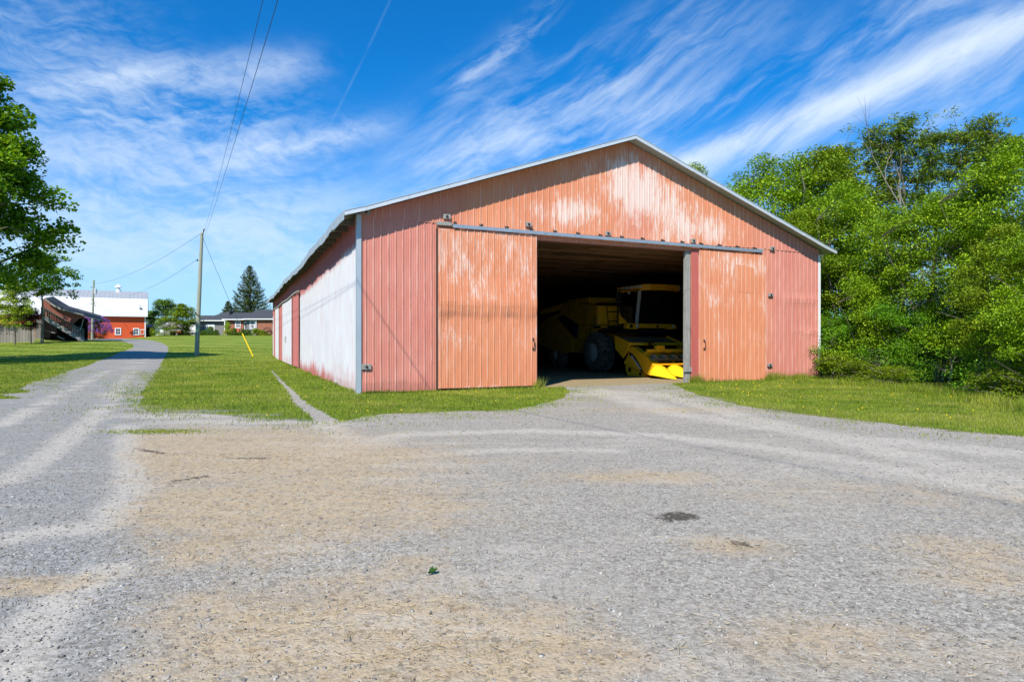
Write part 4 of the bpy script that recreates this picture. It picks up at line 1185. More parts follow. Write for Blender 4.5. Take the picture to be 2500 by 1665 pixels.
# wheels
def wheel(name, cx, cy, R, Wd, lugs, rimR, out):
    z = R
    wprof = [(-Wd / 2 + .04, rimR), (-Wd / 2, rimR + .10), (-Wd / 2, R - .20), (-Wd / 2 + .07, R - .095), (-Wd * .2, R - .075), (0, R - .07), (Wd * .2, R - .075), (Wd / 2 - .07, R - .095), (Wd / 2, R - .20), (Wd / 2, rimR + .10), (Wd / 2 - .04, rimR)]
    mb = MB(); mb.lathe(wprof, 48, 'x', (cx, cy, z))
    for k in range(lugs):
        for s in (-1, 1):
            a0 = 2 * math.pi * (k + (.5 if s > 0 else 0)) / lugs
            st = 5; hw = .032; vs = []
            for i in range(st + 1):
                t = i / st; x = s * (t * (Wd / 2 + .0) - .02)
                a = a0 - t * 1.35 * (2 * math.pi / lugs) * 1.15
                rr_ = R - .085 - (.05 * max(0, (t - .7) / .3) if t > .7 else 0)
                h = R + (0 if t < .85 else -.05)
                for da, ra in ((-hw, rr_), (-hw * .7, h), (hw * .7, h), (hw, rr_)):
                    aa = a + da / R * 1.2
                    vs.append((cx + x, cy + math.sin(aa) * ra, z - math.cos(aa) * ra))
            fs = []
            for i in range(st):
                for j in range(3): fs.append((i * 4 + j, i * 4 + j + 1, (i + 1) * 4 + j + 1, (i + 1) * 4 + j))
            fs += [(0, 3, 2, 1), (st * 4, st * 4 + 1, st * 4 + 2, st * 4 + 3)]
            mb.add(vs, fs)
    mbr = MB(); q = out
    mbr.lathe([(q * (Wd / 2 - .05), rimR), (q * (Wd / 2 - .03), rimR - .03), (q * (Wd / 2 - .045), rimR - .05), (q * (Wd / 2 + .02), rimR * .7), (q * (Wd / 2 + .06), rimR * .35), (q * (Wd / 2 + .07), .001)], 32, 'x', (cx, cy, z))
    mbr.lathe([(-q * (Wd / 2 - .05), rimR), (-q * (Wd / 2 - .12), rimR - .03), (-q * (Wd / 2 - .2), .001)], 24, 'x', (cx, cy, z))
    wobj = mbr.build(name, M_grey, comb, smooth=True)
    mb.build('tyre', M_tyre, wobj)
wheel('front_wheel', -1.42, 0, 1.02, .84, 22, .50, -1)
wheel('front_wheel', 1.42, 0, 1.02, .84, 22, .50, 1)
wheel('rear_wheel', -1.25, 4.75, .82, .56, 20, .36, -1)
wheel('rear_wheel', 1.25, 4.75, .82, .56, 20, .36, 1)
mb = MB(); mb.box(-1.0, 1.0, -.2, .2, .8, 1.25); mb.box(-.9, .9, 4.6, 4.9, .7, .95); mb.box(-.12, .12, .2, 4.6, .85, 1.0); mb.build('axle', M_blk, comb)
mb = MB(); mb.box(-1.5, 1.5, -2.3, .1, 2.02, 2.19); mb.build('cab_floor', M_blk, comb)
# feeder house: yellow side plates, dark deck
mb = MB()
for x in (-2.42, .55):
    mb.prism([(-3.0, 1.86), (-4.25, 1.52), (-4.1, 1.20), (-3.68, .82), (-3.05, 1.25)], 'x', x, x + .06)
mb.prism([(-4.25, 1.40), (-4.25, 1.52), (-4.20, 1.53), (-4.20, 1.40)], 'x', -2.35, .54)
fh = mb.build('feeder_house', M_yel, comb)
mb = MB(); mb.prism([(-2.9, 1.80), (-4.2, 1.46), (-4.2, 1.42), (-2.9, 1.74)], 'x', -2.34, .53); mb.build('feeder_deck', M_steel, fh)
mb = MB(); mb.prism([(-.5, 1.0), (-3.4, .8), (-3.9, 1.3), (-2.6, 1.74), (-.4, 1.7)], 'x', -.75, .45); mb.build('feeder_throat', M_blk, fh)
# corn header
HX0, HX1 = -2.35, 2.35
mb = MB()
mb.box(HX0 + .1, HX1, -5.38, -5.22, 1.10, 1.24, None, .015)         # top beam
mb.box(HX0 + .55, HX0 + .98, -5.42, -5.18, 1.13, 1.40, None, .02)
for a, b in ((HX0 + .05, -1.35), (-.55, -.40), (.35, .5), (1.25, 1.4), (2.1, 2.35)): mb.box(a, b, -5.19, -5.13, .30, 1.10)
mb.box(HX0 + .05, HX1, -5.20, -4.7, .62, .66); mb.box(HX0 + .05, HX1, -5.9, -5.2, .56, .62)
mb.box(HX0 + .05, HX1, -5.0, -4.9, .2, 1.1)
head = mb.build('corn_header', M_yel, comb)
mb = MB(); mb.tube([(HX0 + .1, -5.55, .80), (HX1 - .1, -5.55, .80)], .09, 12)
for i in range(120):
    t0 = i * .45; x0 = HX0 + .15 + i * .0375
    mb.add([(x0, -5.55 + .09 * math.cos(t0), .8 + .09 * math.sin(t0)), (x0, -5.55 + .22 * math.cos(t0), .8 + .22 * math.sin(t0)), (x0 + .0375, -5.55 + .22 * math.cos(t0 + .45), .8 + .22 * math.sin(t0 + .45)), (x0 + .0375, -5.55 + .09 * math.cos(t0 + .45), .8 + .09 * math.sin(t0 + .45))], [(0, 1, 2, 3)])
mb.build('cross_auger', M_steel, head)
for x in (-1.05, -.35, .45, 1.2):
    mb = MB(); mb.prism([(-5.55, .55), (-5.62, .58), (-5.60, .78), (-5.50, .92), (-5.53, .74), (-5.50, .60)], 'x', x - .02, x + .02); mb.build('row_hook', M_yel, head)
for hx_, hz_ in ((-1.55, 1.5), (-1.40, 1.42), (-1.28, 1.5)):
    mb = MB(); mb.tube([(hx_, -4.2, hz_), (hx_ - .1, -4.5, hz_ + .12), (hx_ - .25, -4.9, hz_ - .05), (hx_ - .3, -5.2, 1.22)], .022, 6); mb.build('hydraulic_hose', M_blk, head)
for x, y in ((-1.72, -5.205), (-1.46, -5.205)):
    mb = MB(); mb.box(x - .05, x + .05, y - .012, y, .86, .94); mb.build('notice_sticker', M_pale, head)
def endpanel(x, s):
    # profile (y, z): tall at the back, running down to the tip
    top = [(-4.25, 1.37), (-4.05, 1.17), (-3.98, .98), (-3.60, .56), (-4.62, .30), (-5.75, .08), (-6.02, .52), (-5.3, .98)]
    mb = MB(); xi = x - s * .02
    outer = [(x, y, z) for y, z in top]; inn = [(x - s * .42, y + .02, z - .03) for y, z in top]
    n = len(top)
    mb.add(outer + inn, [tuple(range(n)), tuple(range(n, 2 * n))] + [(i, (i + 1) % n, n + (i + 1) % n, n + i) for i in range(n)])
    o = mb.build('end_panel', M_yel, head)
    bev = o.modifiers.new('bevel', 'BEVEL'); bev.width = .03; bev.segments = 3
    for p_ in o.data.polygons: p_.use_smooth = False
    return o
ep = endpanel(HX0, -1); ep2 = endpanel(HX1, 1)
band_ = [(-4.12, 1.10), (-4.07, .97), (-4.32, .86), (-4.62, .64), (-4.98, .26), (-5.22, .20), (-5.10, .33), (-4.86, .62), (-4.58, .88), (-4.34, 1.03)]
mb = MB(); mb.prism(band_, 'x', HX0 - .006, HX0 - .002); mb.build('decal_strip', M_blk, ep)
fc = bpy.data.curves.new('lettering', 'FONT'); fc.body = 'New Holland'; fc.size = .17; fc.align_x = 'CENTER'; fc.align_y = 'CENTER'; fc.offset = .003
fo = bpy.data.objects.new('lettering_source', fc); col.objects.link(fo)
bpy.context.view_layer.update()
tm = bpy.data.meshes.new_from_object(fo.evaluated_get(bpy.context.evaluated_depsgraph_get()))
bpy.data.objects.remove(fo)
a0, b0 = Vector((-4.24, .97)), Vector((-5.02, .32)); dvec = (b0 - a0).normalized(); nvec = Vector((-dvec.y, dvec.x))
if nvec.y < 0: nvec = -nvec
cmid = (a0 + b0) / 2
for v in tm.vertices:
    q = cmid + dvec * v.co.x + nvec * (v.co.y - .12 * (v.co.x ** 2) + .01)
    v.co = (HX0 - .009, q.x, q.y)
tm.materials.clear(); tm.materials.append(mat('white_lettering', lambda nt: (.8, .8, .8), .5))
link('lettering', tm, ep)
mb = MB(); mb.prism([(-3.78, .24), (-3.90, .03), (-4.25, -.0 + .02), (-5.1, .02), (-5.15, .14), (-4.6, .28), (-3.75, .50)], 'x', HX0 + .03, HX0 + .28); sk = mb.build('skid_shoe', M_yel, head)
mb = MB(); mb.box(HX0 + .02, HX0 + .029, -4.20, -3.98, .20, .38); mb.build('skid_slot', M_blk, sk)
mb = MB(); mb.box(HX0 + .02, HX0 + .029, -5.0, -4.82, .08, .20); mb.build('skid_slot', M_blk, sk)
def snout_mb(hw, L, h):
    mb = MB(); rows = []
    prof = [(0, 1.0, h, .16), (.12, 1.0, h * 1.04, .15), (.30, .92, h * .93, .13), (.50, .74, h * .66, .10), (.72, .50, h * .40, .06), (.90, .25, h * .20, .03), (1.0, .06, .055, .02)]
    k = 11
    for t, wf, zc, zlo in prof:
        for i in range(k):
            a = math.pi * i / (k - 1)
            x = -math.cos(a) * hw * wf; zz = zlo + (zc - zlo) * (math.sin(a) ** 1.25)
            rows.append((x, -t * L, zz))
    fs = []
    for r_ in range(len(prof) - 1):
        for i in range(k - 1): fs.append((r_ * k + i, r_ * k + i + 1, (r_ + 1) * k + i + 1, (r_ + 1) * k + i))
    fs.append(tuple(range(k)))
    return mb.add(rows, fs)
for i in range(6):
    x = -2.15 + i * .86
    o = snout_mb(.43, 1.35, .56).build('snout', M_snout, head, smooth=False)
    for p_ in o.data.polygons: p_.use_smooth = True
    o.location = (x, -5.85, .0)
# ------------------------------------------------------------------ foliage
def leaf_mat(name, dark, light, hue2, trans=.16, rough=.5):
    def fn(nt):
        t = nt.sep(nt.attr('tint'))
        c = nt.mix(t[0], dark, light)
        return nt.mix(nt.step(t[1], .55, 1.0), c, hue2), None
    return leafy(name, fn, trans, rough)
M_elder = leaf_mat('elder_leaf', (0.116, 0.222, 0.007), (0.261, 0.418, 0.011), (0.388, 0.499, 0.017))
M_shrub = leaf_mat('shrub_leaf', (0.078, 0.214, 0.010), (0.187, 0.409, 0.017), (0.257, 0.462, 0.023))
M_olive = leaf_mat('olive_leaf', (0.116, 0.201, 0.007), (0.263, 0.359, 0.014), (0.372, 0.400, 0.021))
M_cedar = leaf_mat('cedar_leaf', (0.085, 0.155, 0.016), (0.213, 0.314, 0.028), (0.334, 0.359, 0.046), .2, .7)
M_maple = leaf_mat('maple_leaf', (0.061, 0.155, 0.006), (0.183, 0.341, 0.011), (0.303, 0.448, 0.018), .36)
M_lime = leaf_mat('young_tree_leaf', (0.170, 0.255, 0.012), (0.340, 0.433, 0.025), (0.459, 0.510, 0.040))
M_plum = leaf_mat('plum_leaf', (0.026, 0.008, 0.012), (0.072, 0.019, 0.026), (0.102, 0.036, 0.036), .25)
M_lilacl = leaf_mat('lilac_leaf', (0.030, 0.066, 0.014), (0.072, 0.132, 0.024), (0.108, 0.156, 0.036), .3)
M_lilacf = leaf_mat('lilac_flower', (0.230, 0.062, 0.540), (0.480, 0.178, 0.600), (0.480, 0.287, 0.600), .25, .8)
M_yell = leaf_mat('yellow_leaf', (0.456, 0.408, 0.012), (0.600, 0.576, 0.024), (0.540, 0.504, 0.024), .3)
M_spruce = leaf_mat('spruce_needle', (0.030, 0.062, 0.014), (0.102, 0.147, 0.026), (0.192, 0.203, 0.043), .12, .7)
M_houseT = leaf_mat('backyard_leaf', (0.076, 0.162, 0.016), (0.162, 0.281, 0.025), (0.221, 0.340, 0.030))
M_hedge = leaf_mat('hedge_leaf', (0.051, 0.119, 0.010), (0.136, 0.238, 0.020), (0.272, 0.340, 0.030))
def bark_fn(nt):
    p = nt.obj(); n = nt.noise(nt.scale(p, (14, 14, 3)), 1, 5, .7)
    return nt.mix(n, (.055, .045, .036), (.22, .19, .155)), nt.bump(n, .7, .02)
M_bark = mat('bark', bark_fn, .95, 0, .1)
M_deadw = mat('dead_wood', lambda nt: (nt.mix(nt.noise(nt.obj(), 8, 4), (.16, .135, .11), (.32, .28, .235)), None), .9, 0, .1)

def leaves(C, size, asp, droop, g, mats, name, spread=None, up=0.0):
    """diamond leaves around points C (n,3); size (n,)"""
    n = len(C)
    d = g.normal(0, 1, (n, 3)); d[:, 2] = d[:, 2] * .55 - droop
    d /= np.linalg.norm(d, axis=1)[:, None]
    nr = g.normal(0, .48, (n, 3)); nr[:, 2] += 1.0
    s = np.cross(d, nr); s /= np.maximum(np.linalg.norm(s, axis=1)[:, None], 1e-6)
    nn = np.cross(s, d)
    L = size[:, None]; Wd = L * asp
    b = C - d * L * .5; t = C + d * L * .5
    m = C - d * L * .05
    V = np.stack([b, m + s * Wd * .5 + nn * L * .07, t, m - s * Wd * .5 + nn * L * .07], 1).reshape(-1, 3)
    q = np.arange(n)[:, None] * 4
    Fq = np.concatenate([q + np.array([[0, 1, 2]]), q + np.array([[0, 2, 3]])], 1).reshape(-1, 3)
    return V, Fq

def grow(seed, H, base, prof, nlimb, nclus, nleaf, lsize, asp=.45, droop=.25, csize=.55, mats=None, bark=None, trunk_r=.14,
         up=0.35, outer=.55, stems=1, squash=.55, twig=True, gap=0.0, tintvar=.35):
    """returns (wood mesh, crown mesh). prof(t) crown radius for t = 0..1 from the crown base to the top"""
    g = np.random.default_rng(seed); r = random.Random(seed)
    mb = MB(); limbs = []
    for st in range(stems):
        a = 2 * math.pi * st / max(1, stems) + r.random(); lean = (0 if stems == 1 else .32) * H * r.uniform(.5, 1)
        p = [Vector((math.cos(a) * lean * (t ** 1.2) + r.uniform(-.02, .02) * H * t, math.sin(a) * lean * (t ** 1.2) + r.uniform(-.02, .02) * H * t, t * H * (.93 if stems == 1 else .8))) for t in (0, .12, .28, .45, .62, .8, 1.0)]
        p[0] = Vector((math.cos(a) * .12 * (stems > 1), math.sin(a) * .12 * (stems > 1), -.15))
        tr_ = trunk_r / math.sqrt(stems)
        mb.tube(p, [tr_ * 1.25, tr_, tr_ * .85, tr_ * .65, tr_ * .45, tr_ * .25, tr_ * .08], 7, cap=False)
        limbs.append(p)
        for k in range(nlimb // stems):
            t = base / H + (1 - base / H) * (.02 + .85 * (k + r.random()) / (nlimb // stems)); t = min(t, .95)
            idx = min(5, int(t * 6)); q0 = p[idx].lerp(p[idx + 1], t * 6 - idx)
            an = r.uniform(0, 6.283); tt = (t * H - base) / max(.1, H - base)
            Rr = prof(min(1, max(0, tt + .12))) * r.uniform(.6, .95)
            e = Vector((q0.x + math.cos(an) * Rr, q0.y + math.sin(an) * Rr, q0.z + Rr * up * r.uniform(.4, 1.4)))
            mid = q0.lerp(e, .5) + Vector((0, 0, -.06 * Rr + .12 * Rr * r.random()))
            rb = tr_ * (1 - t) * .5 + .012
            mb.tube([q0, mid, e], [rb, rb * .6, rb * .18], 5, cap=False)
            limbs.append([q0, q0.lerp(mid, .5), mid, mid.lerp(e, .5), e])
    LPts = np.array([tuple(q) for l in limbs for q in l if q.z > base * .8])
    # cluster centres through the crown, denser towards its outside
    C = []
    while len(C) < nclus:
        t = g.random() ** .9; a = g.uniform(0, 2 * np.pi)
        R0 = prof(t) * (0.82 + .26 * math.sin(3 * a + seed + t * 7) * math.sin(5 * t + seed * .7))
        rad = R0 * (g.random() ** outer)
        c = np.array([rad * math.cos(a), rad * math.sin(a), base + t * (H - base) + g.normal(0, .03 * H)])
        if gap and math.sin(c[0] * 2.1 + seed) * math.sin(c[1] * 1.9 + seed * 2) * math.sin(c[2] * 1.7 + seed) > gap: continue
        C.append(c)
    C = np.array(C)
    if twig:
        for c in C:
            dd = np.linalg.norm((LPts - c) * np.array([1, 1, 1.0]) + np.array([0, 0, .0]), axis=1) + np.maximum(0, LPts[:, 2] - c[2]) * .8
            q = LPts[np.argmin(dd)]
            mq = (q + c) / 2 + g.normal(0, .08, 3)
            mb.tube([q, mq, c], [.018, .012, .005], 3, cap=False)
    wood = bpy.data.meshes.new('wood')
    wood.from_pydata([tuple(v) for v in mb.v], [], mb.f); wood.materials.append(bark or M_bark)
    # leaves
    per = g.poisson(nleaf, len(C)) + 3
    ci = np.repeat(np.arange(len(C)), per)
    cs = (csize * g.uniform(.6, 1.35, len(C)))[ci]
    off = g.normal(0, 1, (len(ci), 3)); rr_ = np.linalg.norm(off, axis=1); off = off / rr_[:, None] * (np.minimum(rr_, 1.9)[:, None] * .62)
    off[:, 2] = off[:, 2] * squash - .18 * (off[:, 0] ** 2 + off[:, 1] ** 2)
    P_ = C[ci] + off * cs[:, None]
    P_[:, 2] = np.maximum(P_[:, 2], .04)
    V, Fq = leaves(P_, lsize * g.uniform(.65, 1.3, len(ci)), asp, droop, g, mats, 'crown')
    ct = g.uniform(-tintvar, tintvar, len(C))[ci]
    tint = np.column_stack([np.clip(g.random(len(ci)) * .7 + .15 + ct, 0, 1), np.clip(g.random(len(ci)) * .8 + ct * .5, 0, 1), g.random(len(ci)), np.ones(len(ci))])
    crown = np_mesh('crown', V, Fq, mats, {'tint': np.repeat(tint, 4, 0)})
    return wood, crown

def plant(name, meshes, loc, rz=0, sc=(1, 1, 1), label=None, cat='tree', group=None, parts=('trunk', 'crown')):
    o = empty(name, loc, rz, label, cat, group); o.scale = sc
    for pn, me in zip(parts, meshes):
        if me is not None: link(pn, me, o)
    return o
rnd_prof = lambda R, lo=.45: (lambda t: R * (lo + (1 - lo) * math.sin(min(1, t * 1.15 + .08) * math.pi) ** .6) if t < .85 else R * max(.12, 1 - (t - .85) / .15) * .62)
bush_prof = lambda R: (lambda t: R * math.sqrt(max(.02, 1 - (t * 1.02 - .25) ** 2 * 1.55)))

elderA = grow(11, 11.0, 2.2, rnd_prof(2.9, .6), 16, 84, 340, .15, .42, .5, .78, M_elder, trunk_r=.15, up=.7, gap=.16, outer=.28)
elderB = grow(12, 11.0, 2.0, rnd_prof(3.1, .65), 18, 88, 340, .148, .42, .5, .78, M_elder, trunk_r=.14, up=.6, stems=2, gap=.16, outer=.28)
elderC = grow(13, 10.0, 2.2, rnd_prof(2.6, .55), 16, 78, 340, .142, .42, .5, .74, M_olive, trunk_r=.13, up=.8, gap=.16, outer=.28)
shrubA = grow(21, 5.0, .15, bush_prof(2.3), 12, 58, 360, .105, .45, .4, .62, M_shrub, trunk_r=.08, up=.6, stems=3, gap=.16)
shrubB = grow(22, 4.6, .15, bush_prof(2.1), 12, 54, 360, .108, .42, .45, .62, M_elder, trunk_r=.08, up=.6, stems=3, gap=.16)
lowA = grow(23, 1.7, .05, bush_prof(1.2), 9, 60, 70, .085, .4, .1, .30, M_olive, trunk_r=.03, up=.5, stems=3)
cedarA = grow(31, 11.0, 3.5, lambda t: 1.75 * (1 - t * .78) + .12, 44, 230, 32, .20, .22, -.2, .30, M_cedar, trunk_r=.13, up=.25, outer=.5, gap=.12, squash=.6)
cedarB = grow(32, 11.0, 5.0, lambda t: 1.5 * (1 - t * .7) + .12, 46, 180, 32, .20, .22, -.2, .28, M_cedar, trunk_r=.12, up=.35, outer=.5, gap=.08, squash=.6)
def dead(seed, H):
    r = random.Random(seed); mb = MB()
    def br(p, d, L, rad, lev):
        q = p; pts = [p]; dd = d.copy()
        for i in range(4):
            dd = (dd + Vector((r.uniform(-.3, .3), r.uniform(-.3, .3), r.uniform(-.15, .2)))).normalized(); q = q + dd * L / 4; pts.append(q)
        mb.tube(pts, [rad, rad * .8, rad * .6, rad * .4, rad * .2], 4, cap=False)
        if lev > 0:
            for i in range(r.randint(4, 6)):
                k = r.randint(1, 3); nd = (dd + Vector((r.uniform(-1, 1), r.uniform(-1, 1), r.uniform(-.4, .7)))).normalized()
                br(pts[k], nd, L * r.uniform(.4, .65), rad * .45, lev - 1)
    br(Vector((0, 0, 0)), Vector((0, 0, 1)), H, .04 + H * .006, 3)
    me = bpy.data.meshes.new('branches'); me.from_pydata([tuple(v) for v in mb.v], [], mb.f); me.materials.append(M_deadw)
    return me
deadA = dead(5, 7.0); deadB = dead(8, 3.2)

def gx(px, Y): return (px - CX) / F_PX * Y
R2 = random.Random(77)
GT = 'leafy trees in the belt beside the barn'
# (photo x of the crown, photo y of the top, distance, mesh, label)
tall_trees = [
    (1690, 418, 46, elderC, 'bright green treetop showing above the right slope of the barn roof'),
    (1755, 470, 41, elderC, 'lower bright green treetop just behind the right end of the barn roof'),
    (1862, 402, 36, elderA, 'tall bright green tree rising directly behind the right eave of the barn'),
    (1945, 390, 34, elderB, 'tall leafy green tree second from the barn eave in the belt'),
    (2020, 372, 33, elderC, 'yellow-green leafy tree left of the dark cedars in the belt'),
    (1960, 520, 29.5, elderC, 'yellow-green tree bulging out beside the right wall of the barn'),
    (2060, 450, 29, elderB, 'leafy green tree in the middle of the belt below the dark cedars'),
    (2180, 520, 26, elderA, 'rounded green tree in front of the dark cedars'),
    (2290, 475, 24.5, elderB, 'broad green tree below the bare grey twigs in the belt'),
    (2390, 430, 23, elderA, 'tall green tree right of the dark cedars in the belt'),
    (2480, 350, 22, elderB, 'tallest green tree at the right edge of the photo'),
    (2450, 560, 18.5, elderC, 'yellow-green tree leaning over the grass at the right edge'),
    (2580, 480, 17, elderA, 'green tree cut by the right edge of the photo'),
    (2620, 420, 21, elderB, 'green tree standing mostly beyond the right edge of the photo'),
]
for i, (px, py, Y, ms, lab) in enumerate(tall_trees):
    X = gx(px, Y); h = CAM_H + (CY - py) / F_PX * Y
    H0 = 10.0 if ms is elderC else 11.0
    s = h / (H0 * 1.02)
    kx = R2.uniform(1.1, 1.3) * (.8 if i < 2 else 1)
    plant('leafy_tree', ms, (X, Y, tz(X, Y)), R2.uniform(0, 6.28), (s * kx, s * kx, s), lab, 'tree', GT)
cedars = [
    (2060, 350, 35, cedarB, 'small dark cedar tip showing between the green treetops'),
    (2140, 320, 33, cedarA, 'dark olive cedar left of the tallest cedar'),
    (2205, 296, 32, cedarA, 'tallest dark olive cedar with a pointed top'),
    (2275, 312, 31.5, cedarB, 'thin dark cedar beside the bare grey twigs'),
    (2345, 305, 31, cedarB, 'brownish cedar right of the bare grey twigs'),
    (2408, 296, 31, cedarA, 'brownish cedar with open top near the right edge'),
    (2462, 322, 30, cedarB, 'rightmost brownish cedar above the green trees'),
]
for px, py, Y, ms, lab in cedars:
    X = gx(px, Y); h = CAM_H + (CY - py) / F_PX * Y; s = h / 11.1
    plant('cedar_tree', ms, (X, Y, 0), R2.uniform(0, 6.28), (s * 1.1, s * 1.1, s), lab, 'tree', 'cedars behind the leafy trees')
for px, py, Y, me, H0, lab in ((2290, 330, 29.5, deadA, 7.2, 'bare dead tree with grey twigs among the cedars'),):
    X = gx(px, Y); h = CAM_H + (CY - py) / F_PX * Y
    o = plant('dead_tree', (me,), (X, Y, 0), 1.0, (1.0, 1.0, h / 8.2), lab, 'dead tree', None, ('branches',))
for px, Y, sc_, rz, lab in ((2262, 24.6, .55, .4, 'thin bare branches showing low in the shade between the bushes'), (2315, 23.4, .5, 2.4, 'small bare bush with pale twigs close to the grass')):
    X = gx(px, Y)
    plant('dead_bush', (deadB,), (X, Y, 0), rz, (1.5 * sc_, 1.5 * sc_, sc_), lab, 'dead bush', None, ('branches',))
shrubs = [
    (2050, 760, 27.2, shrubA, 'green bush against the right corner of the barn'),
    (2120, 690, 26.0, shrubB, 'light green bush second from the barn corner'),
    (2195, 740, 24.6, shrubA, 'dense green bush in the middle of the belt foot'),
    (2270, 700, 27.4, shrubB, 'tall green bush behind the bare pale branches'),
    (2345, 740, 25.4, shrubA, 'dark green bush right of the bare pale branches'),
    (2410, 740, 23.6, shrubB, 'light green bush over the tall grass near the right edge'),
    (2480, 730, 18.2, shrubA, 'green bush at the right edge above the lawn'),
    (2560, 700, 16.4, shrubB, 'green bush cut off by the right edge of the lawn'),
    (2060, 620, 29.0, shrubB, 'tall green bush behind the barn corner bush'),
]
for px, py, Y, ms, lab in shrubs:
    X = gx(px, Y); h = CAM_H + (CY - py) / F_PX * Y; H0 = 5.0 if ms is shrubA else 4.6; s = h / H0
    plant('green_bush', ms, (X, Y, 0), R2.uniform(0, 6.28), (max(.75, s) * .95, max(.75, s) * .95, s), lab, 'bush', 'bushes at the foot of the tree belt', ('stems', 'crown'))
for px, py, Y, lab in ((2030, 862, 26.4, 'low yellowish bush at the foot of the barn corner'), (2095, 880, 25.0, 'low yellow-green bush right of the barn corner'), (2175, 895, 23.2, 'small olive bush at the edge of the mown grass'), (2455, 905, 17.0, 'small low bush by the right edge of the mown grass')):
    X = gx(px, Y); h = CAM_H + (CY - py) / F_PX * Y
    plant('low_bush', lowA, (X, Y, 0), R2.uniform(0, 6.28), (1.0, 1.0, h / 1.7), lab, 'bush', 'low bushes along the mown grass', ('stems', 'crown'))

# big maple on the left, trunk outside the frame
mapleM = grow(41, 20.6, 5.3, lambda t: float(np.interp(t, [0, .08, .3, .55, .8, 1], [5.6, 7.6, 8.1, 7.0, 5.0, 1.6])), 44, 430, 240, .30, .80, .25, 1.05, M_maple, trunk_r=.45, up=.45, outer=.36, gap=.25)
plant('maple_tree', mapleM, (-39.8, 42.5, .05), .6, (1, 1, 1.06), 'huge dark green maple filling the left edge of the photo', 'tree')
youngM = grow(42, 11.3, 6.0, lambda t: 4.5 * (math.sin(min(1, .16 + t * .84) * math.pi) ** .6), 26, 170, 42, .27, .75, .15, .50, M_maple, trunk_r=.15, up=.6, outer=.6, gap=.05)
Y = 76; plant('young_maple', youngM, (gx(103, Y), Y, tz(gx(103, Y), Y)), 1.2, (1.0, 1.0, 1.0), 'open green maple with spreading limbs in front of the ramp building', 'tree')
limeM = grow(43, 7.3, 2.3, lambda t: 2.1 * (math.sin(min(1, .2 + t * .78) * math.pi) ** .7), 18, 130, 60, .19, .7, .2, .50, M_lime, trunk_r=.07, up=.7)
Y = 74; plant('young_tree', limeM, (gx(37, Y), Y, tz(gx(37, Y), Y)), .3, (1, 1, .98), 'slender young tree with yellow-green leaves on the left lawn', 'tree')
plumM = grow(44, 4.1, 1.8, lambda t: 1.6 * (math.sin(min(1, .25 + t * .7) * math.pi) ** .7), 14, 90, 52, .15, .6, .2, .38, M_plum, trunk_r=.055, up=.6)
Y = 76; plant('plum_tree', plumM, (gx(76, Y), Y, tz(gx(76, Y), Y)), .9, (1, 1, .98), 'small dark purple-leaved tree on the left lawn', 'tree')
yelM = grow(45, 3.2, .2, bush_prof(1.6), 9, 60, 60, .14, .6, .2, .4, M_yell, trunk_r=.05, stems=3)
Y = 78; plant('yellow_bush', yelM, (gx(-6, Y), Y, tz(gx(0, Y), Y) + 1.6), 0, (1, 1, 1), 'bright yellow bush showing over the fence at the left edge', 'bush', None, ('stems', 'crown'))
# lilac in bloom
lil = grow(46, 5.0, .1, bush_prof(2.9), 12, 170, 75, .15, .7, .1, .55, M_lilacl, trunk_r=.08, stems=3, up=.7)
g = np.random.default_rng(9); n = 330
ph = g.uniform(0, 2 * np.pi, n); tt = g.uniform(.28, 1.02, n); Rq = np.array([bush_prof(2.9)(t) for t in tt]) * g.uniform(.92, 1.08, n)
cc = np.column_stack([Rq * np.cos(ph), Rq * np.sin(ph), .1 + tt * 4.9]); ci = np.repeat(np.arange(n), 40)
P_ = cc[ci] + g.normal(0, 1, (len(ci), 3)) * np.array([.11, .11, .20])
V, Fq = leaves(P_, g.uniform(.06, .13, len(ci)), .8, -.3, g, None, '')
T = np.repeat(np.column_stack([g.random(len(ci)), g.random(len(ci)), g.random(len(ci)), np.ones(len(ci))]), 4, 0)
fl = np_mesh('flowers', V, Fq, M_lilacf, {'tint': T})
Y = 98; lo_ = plant('lilac_bush', lil + (fl,), (gx(231, Y), Y, tz(gx(231, Y), Y)), 0, (.80, .80, .70), 'dark round lilac bush covered in purple blossom by the lane', 'bush', None, ('stems', 'crown', 'flowers'))

